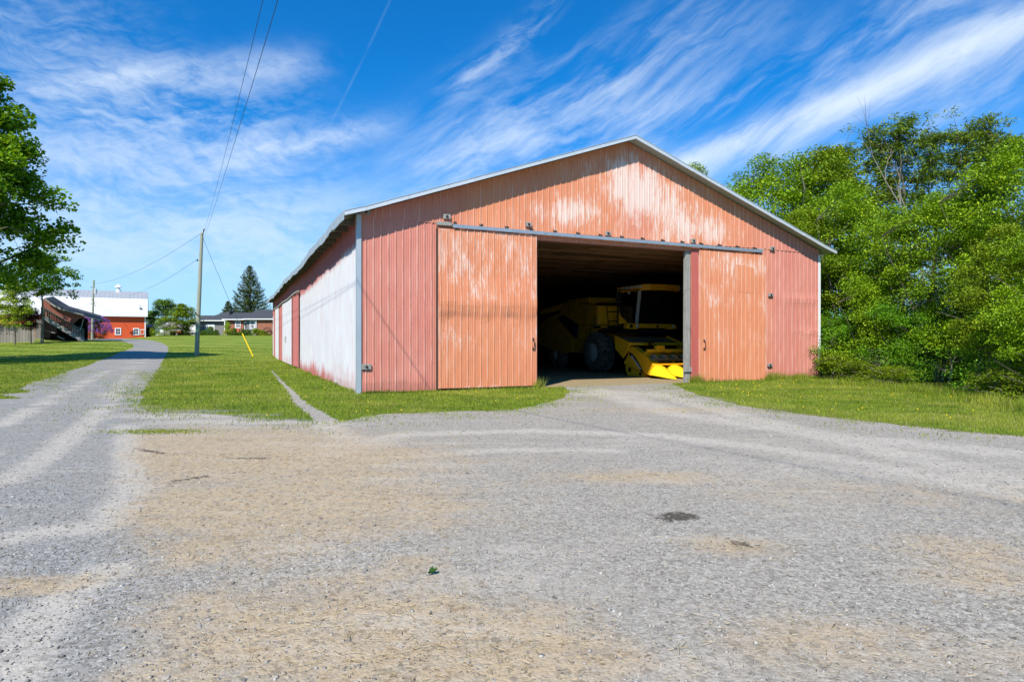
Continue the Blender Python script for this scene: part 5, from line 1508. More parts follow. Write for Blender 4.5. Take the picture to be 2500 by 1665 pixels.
# spruce behind the house
def spruce(seed, H, R):
    g = np.random.default_rng(seed); r = random.Random(seed); mb = MB()
    mb.tube([(0, 0, -.2), (0, 0, H * .5), (0, 0, H)], [.28, .16, .02], 7, cap=False)
    P_ = []; D_ = []
    z = .8
    while z < H * .99:
        t = z / H; Rz = R * (1 - t) ** .72 * (.80 + .2 * min(1, t * 5)); nb_ = int(5 + 6 * (1 - t)); a0 = r.uniform(0, 6)
        for k in range(nb_):
            a = a0 + k * 6.283 / nb_ + r.uniform(-.25, .25); L = Rz * r.uniform(.72, 1.12)
            pts = []
            for s in range(7):
                q = s / 6; pts.append((math.cos(a) * L * q, math.sin(a) * L * q, z - .30 * L * math.sin(q * 2.2) + .30 * L * q * q))
            mb.tube(pts[::3], [.035, .02, .006], 3, cap=False)
            m = int(14 + L * 26)
            for i in range(m):
                q = r.random() ** .6; s = q * 6; j = min(5, int(s)); w_ = s - j
                c = [pts[j][e] * (1 - w_) + pts[j + 1][e] * w_ for e in range(3)]
                sp = .34 * L * (1 - q) + .12
                P_.append((c[0] + r.gauss(0, sp * .4), c[1] + r.gauss(0, sp * .4), c[2] - abs(r.gauss(0, .16)) + .04)); D_.append(a)
        z += r.uniform(.26, .42)
    P_ = np.array(P_)
    V, Fq = leaves(P_, g.uniform(.22, .52, len(P_)), .26, .35, g, None, '')
    n = len(P_); T = np.repeat(np.column_stack([g.random(n), g.random(n) * .9, g.random(n), np.ones(n)]), 4, 0)
    wood = bpy.data.meshes.new('wood'); wood.from_pydata([tuple(v) for v in mb.v], [], mb.f); wood.materials.append(M_bark)
    return wood, np_mesh('crown', V, Fq, M_spruce, {'tint': T})
Y = 126; X = gx(610, Y)
plant('spruce_tree', spruce(3, 15.2, 5.6), (X, Y, 2.7), 0, (1, 1, (CAM_H + (CY - 645) / F_PX * Y - 2.7) / 15.2), 'big dark pointed spruce behind the dark-roofed house', 'tree')
Y = 121; X = gx(556, Y)
plant('spruce_tree', spruce(4, 7.0, 2.7), (X, Y, 2.7), 0, (1, 1, .95), 'small spruce showing over the house roof left of the big one', 'tree')
backT = grow(51, 9.2, 1.0, lambda t: 4.2 * (math.sin(min(1, .2 + t * .75) * math.pi) ** .6), 18, 160, 60, .34, .5, .2, .8, M_houseT, trunk_r=.2, up=.5)
Y = 122; plant('leafy_tree', backT, (gx(404, Y), Y, 2.4), 0, (1, 1, (CAM_H + (CY - 736) / F_PX * Y - 2.4) / 9.3), 'rounded dark green tree far down the lane left of the house', 'tree')
Y = 140; plant('leafy_tree', backT, (gx(372, Y), Y, 2.2), 2, (.7, .7, .62), 'low far tree between the bright red barn and the garden trees', 'tree')
gardT = grow(52, 7.0, 1.7, lambda t: 2.5 * (math.sin(min(1, .22 + t * .75) * math.pi) ** .6), 16, 110, 60, .26, .6, .2, .6, M_olive, trunk_r=.09, up=.6)
Y = 106; plant('garden_tree', gardT, (gx(447, Y), Y, tz(gx(447, Y), Y)), 0, (1, 1, (CAM_H + (CY - 743) / F_PX * Y - tz(gx(447, Y), Y)) / 7.1), 'young yellow-green garden tree with a thin trunk left of the garage', 'tree')
gb = grow(53, 3.0, .1, bush_prof(2.4), 12, 90, 60, .16, .4, -.1, .5, M_olive, trunk_r=.05, stems=3)
Y = 104; plant('garden_bush', gb, (gx(402, Y), Y, tz(gx(402, Y), Y)), 0, (1.0, 1.0, .95), 'wide loose olive bush left of the young garden tree', 'bush', None, ('stems', 'crown'))

# ------------------------------------------------------------------ house
def brick_fn(nt):
    p = nt.obj(); b = nt.new('ShaderNodeTexBrick'); nt.put(b.inputs['Vector'], nt.comb(nt.sep(p)[0], nt.sep(p)[2], 0.0))
    b.inputs['Scale'].default_value = 4.0; b.inputs['Color1'].default_value = (.26, .085, .045, 1); b.inputs['Color2'].default_value = (.33, .12, .07, 1); b.inputs['Mortar'].default_value = (.30, .22, .18, 1); b.inputs['Mortar Size'].default_value = .012
    return b.outputs[0], None
M_brick = mat('red_brick', brick_fn, .9)
M_shing = mat('charcoal_shingle', lambda nt: (nt.mix(nt.noise(nt.scale(nt.obj(), (6, 6, 14)), 1, 5, .7), (.035, .038, .046), (.085, .09, .10)), None), .9, 0, .2)
M_gsid = mat('grey_siding', lambda nt: (nt.mix(nt.noise(nt.scale(nt.obj(), (.6, .6, 12)), 1, 3), (.16, .155, .16), (.22, .215, .22)), None), .8)
M_wht = mat('white_paint', lambda nt: (nt.mix(nt.noise(nt.obj(), 3, 4), (.76, .77, .78), (.84, .84, .84)), None), .5)
M_pane = mat('window_glass', lambda nt: (.02, .025, .03), .06, 0, .6)
M_redp = mat('red_paint', lambda nt: (nt.mix(nt.noise(nt.obj(), 3, 4), (.42, .06, .035), (.55, .10, .05)), None), .6)
HY = 108.0
def hx(cx_): return gx(340 + cx_ / 5.228, HY)
def hz(cy_): return CAM_H + (CY - (600 + cy_ / 5.228)) / F_PX * HY
hb = hz(1150)
house = empty('bungalow', (hx(1200), HY, hb), 0, 'brick and grey bungalow with dark shingle roof and white garage doors behind the lawn', 'house')
def part(fn, name, m, par=None, **kw):
    mb = MB(); fn(mb); return mb.build(name, m, par or house, world=(par is None), **kw)
def wallbox(x0, x1, y0, y1, z1): return lambda mb: mb.box(hx(x0), hx(x1), HY + y0, HY + y1, hb - .8, hz(z1))
part(wallbox(1100, 1312, .6, 9, 945), 'brick_wall', M_brick)
part(wallbox(1352, 1492, .5, 9, 945), 'grey_wall', M_gsid)
part(wallbox(1492, 2200, .3, 9, 945), 'brick_wall', M_brick)
part(wallbox(1312, 1352, .9, 9, 945), 'entry_wall', M_gsid)
part(wallbox(690, 1098, 2.0, 9, 960), 'grey_wall', M_gsid)
part(wallbox(528, 690, 3.0, 9, 962), 'garage_wall', M_gsid)
def gable_roof(x0, x1, ze, zr, y0, yr, y1):
    def f(mb):
        a, b, c = hz(ze), hz(zr), hz(ze)
        mb.add([(hx(x0), HY + y0, a), (hx(x1), HY + y0, a), (hx(x1), HY + yr, b + (yr * .0)), (hx(x0), HY + yr, b), (hx(x0), HY + y1, c), (hx(x1), HY + y1, c)],
               [(0, 1, 2, 3), (3, 2, 5, 4), (0, 3, 4), (1, 5, 2)])
    return f
def up_(px): return px
part(gable_roof(1055, 1352, 944, 838, .1, 5, 10), 'roof', M_shing)
part(gable_roof(1335, 2230, 940, 796, -.1, 5.1, 10.2), 'roof', M_shing)
def hip(mb):
    z0, z1 = hz(955), hz(822)
    mb.add([(hx(676), HY + 1.5, z0), (hx(1085), HY + 1.5, z0), (hx(1085), HY + 10, z0), (hx(676), HY + 10, z0), (hx(930), HY + 5.7, z1), (hx(962), HY + 5.7, z1)],
           [(0, 1, 5, 4), (1, 2, 5), (2, 3, 4, 5), (3, 0, 4), (0, 3, 2, 1)])
hipr = part(hip, 'hip_roof', M_shing)
part(lambda mb: mb.add([(hx(525), HY + 2.7, hz(958)), (hx(700), HY + 2.7, hz(958)), (hx(780), HY + 6, hz(872)), (hx(560), HY + 6, hz(872)), (hx(525), HY + 9.5, hz(958)), (hx(780), HY + 9.5, hz(958))], [(0, 1, 2, 3), (3, 2, 5, 4), (0, 3, 4), (1, 5, 2)]), 'roof', M_shing)
for x0, x1, z, y in ((1055, 1352, 938, .05), (1335, 2230, 934, -.15), (676, 1085, 950, 1.45), (525, 700, 953, 2.65)):
    part(lambda mb: mb.box(hx(x0), hx(x1), HY + y - .12, HY + y, hz(z + 9), hz(z - 3)), 'gutter', M_wht)
part(lambda mb: (mb.lathe([(0, .30), (.35, .30), (.36, .45), (.55, .45), (.60, .10)], 12, 'z', (hx(990), HY + 5.6, hz(858)))), 'roof_vent', M_blk)
for x0, x1, y in ((780, 893, 1.96), (535, 684, 2.96)):
    o = part(lambda mb: mb.box(hx(x0), hx(x1), HY + y - .03, HY + y, hb - .2, hz(995 if x0 > 700 else 1005)), 'garage_door', M_wht)
    part(lambda mb: [mb.box(hx(x0) - house.location.x + .1, hx(x1) - house.location.x - .1, y - .045, y - .032, q, q + .03) for q in (.45, 1.0, 1.55)], 'door_panel_line', M_gsid, o)
def window(x0, x1, z0, z1, y):
    X0_, X1_, Z0_, Z1_ = hx(x0), hx(x1), hz(z1), hz(z0)
    def fr(mb):
        t = .13
        mb.box(X0_, X1_, HY + y - .07, HY + y, Z1_ - t, Z1_); mb.box(X0_, X1_, HY + y - .07, HY + y, Z0_, Z0_ + t)
        mb.box(X0_, X0_ + t, HY + y - .07, HY + y, Z0_ + t, Z1_ - t); mb.box(X1_ - t, X1_, HY + y - .07, HY + y, Z0_ + t, Z1_ - t)
        for k in (1, 2, 3): zz = Z0_ + (Z1_ - Z0_) * k / 4; mb.box(X0_ + t, X1_ - t, HY + y - .05, HY + y - .02, zz - (.05 if k == 2 else .025), zz + (.05 if k == 2 else .025))
        for k in (1, 2): xx = X0_ + (X1_ - X0_) * k / 3; mb.box(xx - .02, xx + .02, HY + y - .045, HY + y - .022, Z0_ + t, Z1_ - t)
    o = part(fr, 'window', M_wht)
    part(lambda mb: mb.box(X0_ + .1 - house.location.x, X1_ - .1 - house.location.x, y - .018, y - .004, Z0_ + .1 - hb, Z1_ - .1 - hb), 'pane', M_pane, o)
window(1205, 1276, 958, 1052, .6); window(1396, 1462, 952, 1062, .5)
dd_ = part(lambda mb: mb.box(hx(1310), hx(1354), HY + .80, HY + .90, hb - .1, hz(962)), 'front_door', M_wht)
part(lambda mb: mb.box(hx(1326) - house.location.x, hx(1345) - house.location.x, .78, .80, hz(1060) - hb, hz(985) - hb), 'pane', M_pane, dd_)
for x in (1086, 1486):
    part(lambda mb: mb.box(hx(x - 5), hx(x + 5), HY + .1, HY + .25, hb - .6, hz(945)), 'porch_post' if x < 1200 else 'downpipe', M_wht)
part(lambda mb: mb.beam((hx(852), HY + 1.2, hz(1100)), (hx(912), HY + 1.2, hz(1064)), .08, .08) and mb.box(hx(853) - .04, hx(853) + .04, HY + 1.16, HY + 1.24, hb - .3, hz(1098)), 'step_rail', M_blk)
def gz(px, Y): return tz(gx(px, Y), Y)
# porch chairs, wheel, flower pot
def chair(mb):
    mb.prism([(-.35, .42), (.38, .34), (.38, .38), (-.35, .46)], 'x', -.30, .30)
    mb.prism([(.36, .30), (.66, 1.08), (.70, 1.06), (.42, .30)], 'x', -.30, .30)
    for s in (-1, 1):
        mb.box(s * .38 - .07, s * .38 + .07, -.40, .48, .60, .635)
        mb.prism([(-.36, 0), (-.30, 0), (-.28, .60), (-.36, .60)], 'x', s * .34 - .03, s * .34 + .03)
        mb.prism([(.42, .0), (.48, .0), (-.28, .46), (-.36, .44)], 'x', s * .31 - .02, s * .31 + .02)
        mb.prism([(.42, .30), (.46, .30), (.48, .6), (.42, .6)], 'x', s * .34 - .03, s * .34 + .03)
for cxp, lab in ((1122, 'red slatted garden chair at the left end of the porch'), (1252, 'red slatted garden chair under the porch window')):
    ch = empty('garden_chair', (hx(cxp), HY - .3, hb + .12), .3, lab, 'chair', 'red chairs on the porch')
    mb = MB(); chair(mb); mb.build('chair_body', M_redp, ch)
mb = MB(); wh_c = (hx(1640), HY - .2, hb + .62)
for R_w in (.78, .70):
    pts = [(wh_c[0] + R_w * math.cos(a * math.pi / 12), wh_c[1], wh_c[2] + R_w * math.sin(a * math.pi / 12)) for a in range(25)]
    mb.tube(pts, .035, 6, cap=False)
for k in range(6):
    a = k * math.pi / 6; mb.tube([(wh_c[0] - .7 * math.cos(a), wh_c[1], wh_c[2] - .7 * math.sin(a)), (wh_c[0] + .7 * math.cos(a), wh_c[1], wh_c[2] + .7 * math.sin(a))], .022, 5)
mb.sphere(wh_c, .12); tag(mb.build('wagon_wheel', M_iron), 'old spoked wagon wheel leaning on the brick wall of the bungalow', 'wheel')
pot = empty('flower_pot', (hx(1188), HY - .9, hb + .1), 0, 'small yellow flower pot between the two red porch chairs', 'flower pot')
mb = MB(); mb.lathe([(0, .16), (.30, .22), (.34, .24), (.34, .20), (.30, .02)], 12, 'z'); mb.build('pot', M_yel, pot)
g = np.random.default_rng(3); V, Fq = leaves(g.normal(0, .14, (160, 3)) + np.array([0, 0, .5]), g.uniform(.08, .16, 160), .8, 0, g, None, '')
link('flowers', np_mesh('flowers', V, Fq, M_yell, {'tint': np.repeat(np.column_stack([g.random(160)] * 3 + [np.ones(160)]), 4, 0)}), pot)
hedge = grow(61, 1.0, .02, bush_prof(.75), 8, 40, 55, .12, .5, .1, .24, M_hedge, trunk_r=.02, stems=3, twig=False)
hedgeY = grow(62, 1.0, .02, bush_prof(.75), 8, 40, 55, .12, .5, .1, .24, M_lime, trunk_r=.02, stems=3, twig=False)
for cxp, wd, hgt, ms, lab in ((640, 2.2, .95, hedge, 'low dark bush in front of the left garage door'), (808, 1.0, .6, hedge, 'small bush before the middle garage door'), (880, 1.3, .7, hedge, 'low bush by the garage step rail'),
                              (965, 1.3, 1.25, hedge, 'rounded bush by the grey garage wall'), (1030, 1.1, .8, hedge, 'low bush right of the rounded garage bush'), (1170, 1.0, 2.0, hedgeY, 'tall thin yellow-green bush on the porch'), (1262, 1.25, 1.0, hedge, 'dark clipped bush in front of the porch chairs'),
                              (1385, 1.5, .9, hedge, 'dark bush under the right white window'), (1440, 1.3, .8, hedge, 'dark bush left of the white downpipe'), (1545, 1.7, 1.05, hedgeY, 'bright green bush right of the white downpipe'), (1620, 1.5, .8, hedgeY, 'bright green bush by the wagon wheel')):
    plant('front_bush', ms, (hx(cxp), HY - 1.4, gz(340 + cxp / 5.228, HY - 1.4) - .05), wd * 3, (wd, wd * .8, hgt * 1.15), lab, 'bush', 'bushes along the bungalow front', ('stems', 'crown'))

# ------------------------------------------------------------------ bright red barn with white roof
def redb_fn(nt):
    p = nt.obj(); x = nt.sep(p)[0]
    f = nt.math('FRACT', nt.mul(x, 2.2)); n = nt.noise(p, 1.5, 5, .6)
    c = nt.mix(n, (.56, .075, .018), (.64, .105, .030))
    return nt.mix(nt.step(f, .10, .02, 0, .55), c, (.25, .03, .012)), None
M_redb = mat('bright_red_boards', redb_fn, .6)
def wroof_fn(nt):
    p = nt.obj(); n = nt.noise(nt.scale(p, (3, .6, .6)), 1, 5, .6); f = nt.math('FRACT', nt.mul(nt.sep(p)[0], 1.6))
    c = nt.mix(n, (.58, .59, .61), (.68, .68, .69)); return nt.mix(nt.step(f, .12, .02, 0, .4), c, (.55, .56, .58)), None
M_wroof = mat('white_roof_steel', wroof_fn, .45, 0, .4)
M_groof = mat('less_lit_roof_steel', lambda nt: (nt.mix(nt.step(nt.math('FRACT', nt.mul(nt.sep(nt.obj())[0], 1.6)), .14, .02), nt.mix(nt.noise(nt.obj(), 1.5, 5), (.30, .32, .34), (.42, .43, .45)), (.24, .25, .26)), None), .5, .1)  # greyer copy of the white roof: upper slope's weaker sun put into colour
rb_o = at(355, 826.5, 111.0); rb_o.z = tz(rb_o.x, rb_o.y) - .05
RB = empty('gambrel_barn', tuple(rb_o), .515, 'bright red barn with a white gambrel roof at the end of the lane', 'barn')
LEN = 26.0; DEP = 12.0; EZ, KZ, RZ = 3.95, 6.9, 8.35           # eave, knuckle, ridge
mb = MB(); mb.prism([(0, -.6), (0, EZ), (2.6, KZ - .1), (6, RZ - .15), (9.4, KZ - .1), (12, EZ), (12, -.6)], 'x', -LEN, 0); mb.build('wall', M_redb, RB)
mb = MB(); mb.add([(.35, -.55, EZ - .12), (-LEN - .3, -.55, EZ - .12), (-LEN - .3, 2.55, KZ), (.35, 2.55, KZ)], [(0, 1, 2, 3)]); mb.add([(.35, 12.55, EZ - .12), (-LEN - .3, 12.55, EZ - .12), (-LEN - .3, 9.45, KZ), (.35, 9.45, KZ)], [(0, 1, 2, 3)])
rr_ = mb.build('roof', M_wroof, RB); sol = rr_.modifiers.new('thick', 'SOLIDIFY'); sol.thickness = .08
mb = MB(); mb.add([(.35, 2.5, KZ + .003), (-LEN - .3, 2.5, KZ + .003), (-LEN - .3, 6, RZ), (.35, 6, RZ)], [(0, 1, 2, 3)]); mb.add([(.35, 9.5, KZ + .003), (-LEN - .3, 9.5, KZ + .003), (-LEN - .3, 6, RZ), (.35, 6, RZ)], [(0, 1, 2, 3)])
rr_ = mb.build('upper_roof', M_groof, RB)
sol = rr_.modifiers.new('thick', 'SOLIDIFY'); sol.thickness = .08
mb = MB(); mb.box(-LEN - .3, .36, -.66, -.56, EZ - .32, EZ - .10); mb.build('eave_trim', M_wht, RB)
mb = MB(); mb.box(-.12, .05, -.06, -.004, -.5, EZ - .1); mb.build('corner_board', M_wht, RB)
mb = MB(); mb.lathe([(0, .42), (.5, .36), (.52, .28), (.9, .28), (.92, .60), (1.0, .58), (1.35, .18), (1.36, .06), (1.7, .03)], 14, 'z', (-4.3, 6, RZ - .15)); mb.build('cupola', M_wht, RB)
mb = MB(); mb.tube([(-.7, 1.0, 5.1), (-.7, .6, 5.9)], .03, 5); mb.box(-.95, -.45, .3, .36, 5.0, 5.2); mb.beam((-1.0, .5, 5.65), (-.5, .5, 4.95), .06, .05); mb.build('roof_bracket', M_iron, RB)
for x in (-4.1, -1.4):
    mb = MB()
    for a, b, c, d in ((-.46, .46, 1.52, 1.66), (-.46, .46, .44, .58), (-.46, -.32, .58, 1.52), (.32, .46, .58, 1.52), (-.32, .32, 1.02, 1.08), (-.12, -.09, .58, 1.52), (.09, .12, .58, 1.52)):
        mb.box(x + a, x + b, -.10, -.004, c, d)
    wn = mb.build('window', M_wht, RB)
    mb = MB(); mb.box(x - .34, x + .34, -.03, -.006, .55, 1.55); mb.build('pane', M_pane, wn)
mb = MB(); mb.box(-2.45, -1.97, -.42, -.01, .98, 1.45); mb.build('shutter', M_redb, RB)
mb = MB(); mb.box(-.80, -.20, -.12, -.01, .60, 1.38); sh = mb.build('shutter', M_redb, RB)
mb = MB()
for a, b, c, d in ((-.84, -.15, 1.34, 1.46), (-.84, -.15, .52, .60), (-.84, -.76, .60, 1.34), (-.23, -.15, .60, 1.34)): mb.box(a, b, -.15, -.125, c, d)
mb.build('shutter_frame', M_wht, sh)

# low shed beyond the red barn, red cart beside it
def rust_fn(nt):
    p = nt.obj(); n = nt.noise(nt.scale(p, (2.2, .3, .3)), 1, 4, .6)
    return nt.mix(nt.step(n, .45, .58), (.52, .52, .53), (.24, .12, .08)), None
M_rust = mat('rust_streaked_roof', rust_fn, .6, .2)
so = Vector((gx(356, 113), 113, gz(360, 113) - .2))
shed = empty('low_shed', tuple(so), 0, 'low shed with a rust-streaked tin roof and dark open front beside the red barn', 'shed')
mb = MB(); mb.add([(-.3, -.4, 2.0), (10.2, -.4, 2.0), (10.2, 4.5, 3.0), (-.3, 4.5, 3.0)], [(0, 1, 2, 3)]); o = mb.build('roof', M_rust, shed); s_ = o.modifiers.new('t', 'SOLIDIFY'); s_.thickness = .1
mb = MB(); mb.box(0, 10, 4.2, 4.3, -.5, 2.8); mb.box(0, .1, 0, 4.2, -.5, 2.0); mb.box(1.6, 1.7, .1, 4.2, -.5, 2.0); mb.build('back_wall', M_dark, shed)
mb = MB(); mb.box(1.62, 3.2, -.02, .08, -.5, 1.9); mb.build('white_panel', M_wht, shed)
mb = MB(); mb.box(3.25, 10, 0, .1, -.5, 1.9); mb.build('front_wall', M_oldwood, shed)
Y = 106; wo_ = Vector((gx(431, Y), Y, gz(431, Y)))
cart = empty('farm_cart', tuple(wo_), .1, 'low red farm cart parked left of the garage', 'cart')
mb = MB(); mb.box(-.9, .9, -.5, .5, .42, .50); mb.box(-.9, .9, -.5, -.46, .50, .80); mb.box(-.9, .9, .46, .5, .50, .80); mb.box(-.9, -.86, -.46, .46, .5, .8); mb.box(.86, .9, -.46, .46, .5, .8); mb.build('cart_body', M_redp, cart)
for x in (-.6, .6):
    for y in (-.55, .55):
        mb = MB(); b_ = MB().lathe([(-.05, .02), (-.05, .26), (.05, .26), (.05, .02)], 16, 'x'); mb.add([(p[1] + x, p[0] + y, p[2] + .26) for p in b_.v], b_.f); mb.build('wheel', M_blk, cart)

# ------------------------------------------------------------------ covered ramp building and plank fence at the left
def rwall_fn(nt):
    p = nt.obj(); x, y, z = nt.sep(p)
    n = nt.noise(nt.scale(p, (4, 4, .6)), 1, 6, .7); f = nt.math('FRACT', nt.mul(x, 3.0))
    red = nt.mix(n, (.20, .055, .04), (.36, .15, .12)); gr = nt.mix(n, (.18, .18, .17), (.40, .40, .39))
    c = nt.mix(nt.step(nt.add(x, nt.mul(n, .8)), 6.9, 7.3), red, gr)
    return nt.mix(nt.step(f, .12, .03, 0, .6), c, (.06, .04, .035)), None
M_rwall = mat('worn_red_boards', rwall_fn, .9, 0, .1)
def plank_fn(nt):
    p = nt.obj(); x = nt.sep(p)[0]; n = nt.noise(nt.scale(p, (6, 6, .7)), 1, 6, .7)
    w_ = nt.new('ShaderNodeTexWhiteNoise', noise_dimensions='1D'); nt.put(w_.inputs['W'], nt.math('FLOOR', nt.mul(x, 3.2)))
    c = nt.mix(nt.add(nt.mul(n, .6), nt.mul(w_.outputs[0], .4)), (.13, .115, .10), (.42, .38, .34))
    f = nt.math('FRACT', nt.mul(x, 3.2)); return nt.mix(nt.step(f, .10, .02, 0, .8), c, (.03, .028, .025)), None
M_plank = mat('grey_planks', plank_fn, .95, 0, .1)
M_black = mat('black_shadowed_boards', lambda nt: (nt.mix(nt.noise(nt.scale(nt.obj(), (5, 5, .6)), 1, 4), (.006, .006, .006), (.018, .016, .014)), None), .95, 0, .05)  # near-black boards: shade under the ramp put into the colour
RAMP_YAW = .50
_r0 = Vector((gx(690 / 6.533, 80.0), 80.0, 0)); _ru = Vector((math.cos(RAMP_YAW), math.sin(RAMP_YAW), 0))
def rx(cx_):
    a = (cx_ / 6.533 - CX) / F_PX                       # along the side of the ramp, metres from its back corner
    return (a * _r0.y - _r0.x) / (_ru.x - a * _ru.y)
_rk = [0.0]
def rz_(cy_, cx_=None):
    d = _r0.y + _ru.y * rx(cx_ if cx_ is not None else _rk[0])
    return CAM_H + (CY - (660 + cy_ / 6.533)) / F_PX * d - rbz
rbz = 0.0; _rk[0] = 690; rbz = rz_(1100)
RY = 0.0
ramp = empty('covered_ramp', (_r0.x, _r0.y, rbz), RAMP_YAW, 'weathered wooden covered ramp with a sloping roof and red boarded side on the left lawn', 'building')
def rp(fn, name, m):
    mb = MB(); fn(mb); return mb.build(name, m, ramp)
def poly(pts): return [(rx(a), rz_(b, a)) for a, b in pts]
rp(lambda mb: mb.prism(poly([(665, 470), (720, 452), (870, 565), (1000, 630), (1340, 735), (1340, 758), (1268, 768), (1160, 862), (1150, 850), (700, 590), (665, 600)]), 'y', RY, RY + .10), 'side_wall', M_rwall)
rp(lambda mb: mb.prism(poly([(716, 590), (1145, 862), (1145, 985), (716, 745)]), 'y', RY + .35, RY + .42), 'inner_wall', M_rwall)
def bal(mb):
    for i in range(17):
        x = 722 + i * 26.5; za = 590 + (x - 700) * .601; zb2 = 748 + (x - 700) * .585
        mb.box(rx(x - 3), rx(x + 3), RY - .02, RY + .06, rz_(zb2 + 4, x), rz_(za, x))
for i in range(17):
    x = 722 + i * 26.5; za = 592 + (x - 700) * .601; zb2 = 748 + (x - 700) * .585
    rp(lambda mb: mb.box(rx(x - 3), rx(x + 3), RY - .06, RY - .005, rz_(zb2 + 4, x), rz_(za, x)), 'baluster', M_rafter)
for i in range(8):
    x = 1160 + i * 25; rp(lambda mb: mb.box(rx(x - 4), rx(x + 4), RY - .06, RY, rz_(930 + (x - 1160) * .95 + 60, x), rz_(862 + (x - 1160) * .42, x)), 'baluster', M_oldwood)
rp(lambda mb: mb.beam((rx(700), RY - .04, rz_(590, 700)), (rx(1165), RY - .04, rz_(868, 1165)), .10, .10), 'handrail', M_rafter)
rp(lambda mb: mb.prism(poly([(700, 742), (750, 745), (1350, 1105), (1350, 1142), (1270, 1128), (700, 790)]), 'y', RY - .12, RY - .02), 'stringer', M_oldwood)
rp(lambda mb: mb.add([(rx(715), RY - .5, rz_(448, 715)), (rx(870), RY - .5, rz_(562, 870)), (rx(1000), RY - .5, rz_(622, 1000)), (rx(1640), RY - .5, rz_(790, 1640)),
                      (rx(760), RY + 4.5, rz_(425, 760) + .35), (rx(930), RY + 4.5, rz_(530, 930) + .35), (rx(1030), RY + 4.5, rz_(588, 1030) + .35), (rx(1560), RY + 4.5, rz_(742, 1560) + .35)], [(0, 1, 5, 4), (1, 2, 6, 5), (2, 3, 7, 6)]), 'roof', M_shing)
ramp_roof = ramp.children[-1]; s_ = ramp_roof.modifiers.new('t', 'SOLIDIFY'); s_.thickness = .16; s_.offset = -1
rp(lambda mb: [mb.beam((rx(a[0]), RY - .55, rz_(a[1], a[0])), (rx(b[0]), RY - .55, rz_(b[1], b[0])), .06, .22) for a, b in (((715, 455), (870, 568)), ((872, 570), (1000, 630)), ((1002, 631), (1640, 797)))], 'roof_edge', M_oldwood)
rp(lambda mb: mb.tube([(rx(1630), RY - .5, rz_(800, 1630)), (rx(1610), RY - .5, rz_(820, 1610)), (rx(1360), RY - .2, rz_(870, 1360))], .05, 6), 'gutter_pipe', M_iron)
rp(lambda mb: mb.beam((rx(1335), RY - .02, rz_(775, 1335)), (rx(1290), RY - .02, rz_(935, 1290)), .10, .10), 'roof_prop', M_oldwood)
rp(lambda mb: mb.prism(poly([(562, 790), (640, 770), (692, 775), (692, 1020), (680, 1092), (562, 1092)]), 'y', RY - .1, RY - .02), 'plank_end', M_plank)
rp(lambda mb: mb.box(rx(672), rx(704), RY - .13, RY - .02, rz_(745, 690), rz_(585, 690)), 'corner_post', M_oldwood)
rp(lambda mb: mb.prism(poly([(692, 760), (1345, 1120), (1345, 1150), (692, 1110)]), 'y', RY + 1.2, RY + 1.3), 'back_wall', M_black)
rp(lambda mb: mb.prism(poly([(560, 560), (740, 480), (1000, 640), (1345, 760), (1345, 1150), (560, 1100)]), 'y', RY + 4.1, RY + 4.2), 'back_boards', M_black)
rp(lambda mb: mb.prism(poly([(800, 790), (1345, 1110), (1345, 1122), (800, 806)]), 'y', RY + .5, RY + 3.8), 'ramp_deck', M_rafter)
for a, b in (((905, 1050), (1020, 1100)), ((700, 960), (870, 1000))):
    rp(lambda mb: mb.beam((rx(a[0]), RY + .6, rz_(a[1], a[0])), (rx(b[0]), RY + .6, rz_(b[1], b[0])), .08, .10), 'brace', M_oldwood)
# hose hung on the rail
mb = MB(); pts = [(rx(1180 + 62 * (1 - math.cos(t)) * .9), -.14, rz_(925 + 40 * math.sin(t), 1200)) for t in np.linspace(0, math.pi, 12)]
mb.tube(pts, .035, 6); ho = mb.build('hose', M_pale); ho.location = ramp.location; ho.rotation_euler = ramp.rotation_euler
tag(ho, 'pale hose hanging in a loop at the foot of the covered ramp', 'hose')
fx0, fx1 = -19.0, rx(560)
fbase = _r0 + _ru * fx0
fence = empty('plank_fence', (fbase.x, fbase.y, rbz - .1), RAMP_YAW, 'tall grey weathered plank fence left of the covered ramp', 'fence')
FL_ = fx1 - fx0; ftop = rz_(852, 300) + .1
mb = MB(); r = random.Random(4); x = 0
while x < FL_ - .05:
    wd = min(.3125, FL_ - x); mb.box(x + .006, x + wd - .006, -.02 + r.uniform(-.008, .008), .02, -.6, ftop + r.uniform(-.04, .05)); x += .3125
mb.build('boards', M_plank, fence)
for zz in (.4, 1.6):
    mb = MB(); mb.box(0, FL_, .03, .09, zz, zz + .10); mb.build('rail', M_oldwood, fence)

# ------------------------------------------------------------------ poles and wires
def polewood_fn(nt):
    p = nt.obj(); n = nt.noise(nt.scale(p, (10, 10, 1.2)), 1, 6, .7); n2 = nt.noise(p, 1.2, 4)
    return nt.mix(n, nt.mix(n2, (.13, .145, .095), (.19, .185, .13)), (.44, .46, .36)), nt.bump(n, .5, .02)
M_pole = mat('grey_green_pole_wood', polewood_fn, .95, 0, .1)
M_wire = mat('black_wire', lambda nt: (.025, .03, .035), .6)
PB = Vector((gx(480, 59.8), 59.8, tz(gx(480, 59.8), 59.8))); PT = at(493, 569, 59.8)
pole = empty('utility_pole', tuple(PB), 0, 'tall weathered grey-green utility pole at the edge of the lawn', 'utility pole')
d = PT - PB
mb = MB(); mb.tube([(0, 0, -.3), tuple(d * .3), tuple(d * .65), tuple(d)], [.205, .19, .165, .135], 16); mb.build('shaft', M_pole, pole)
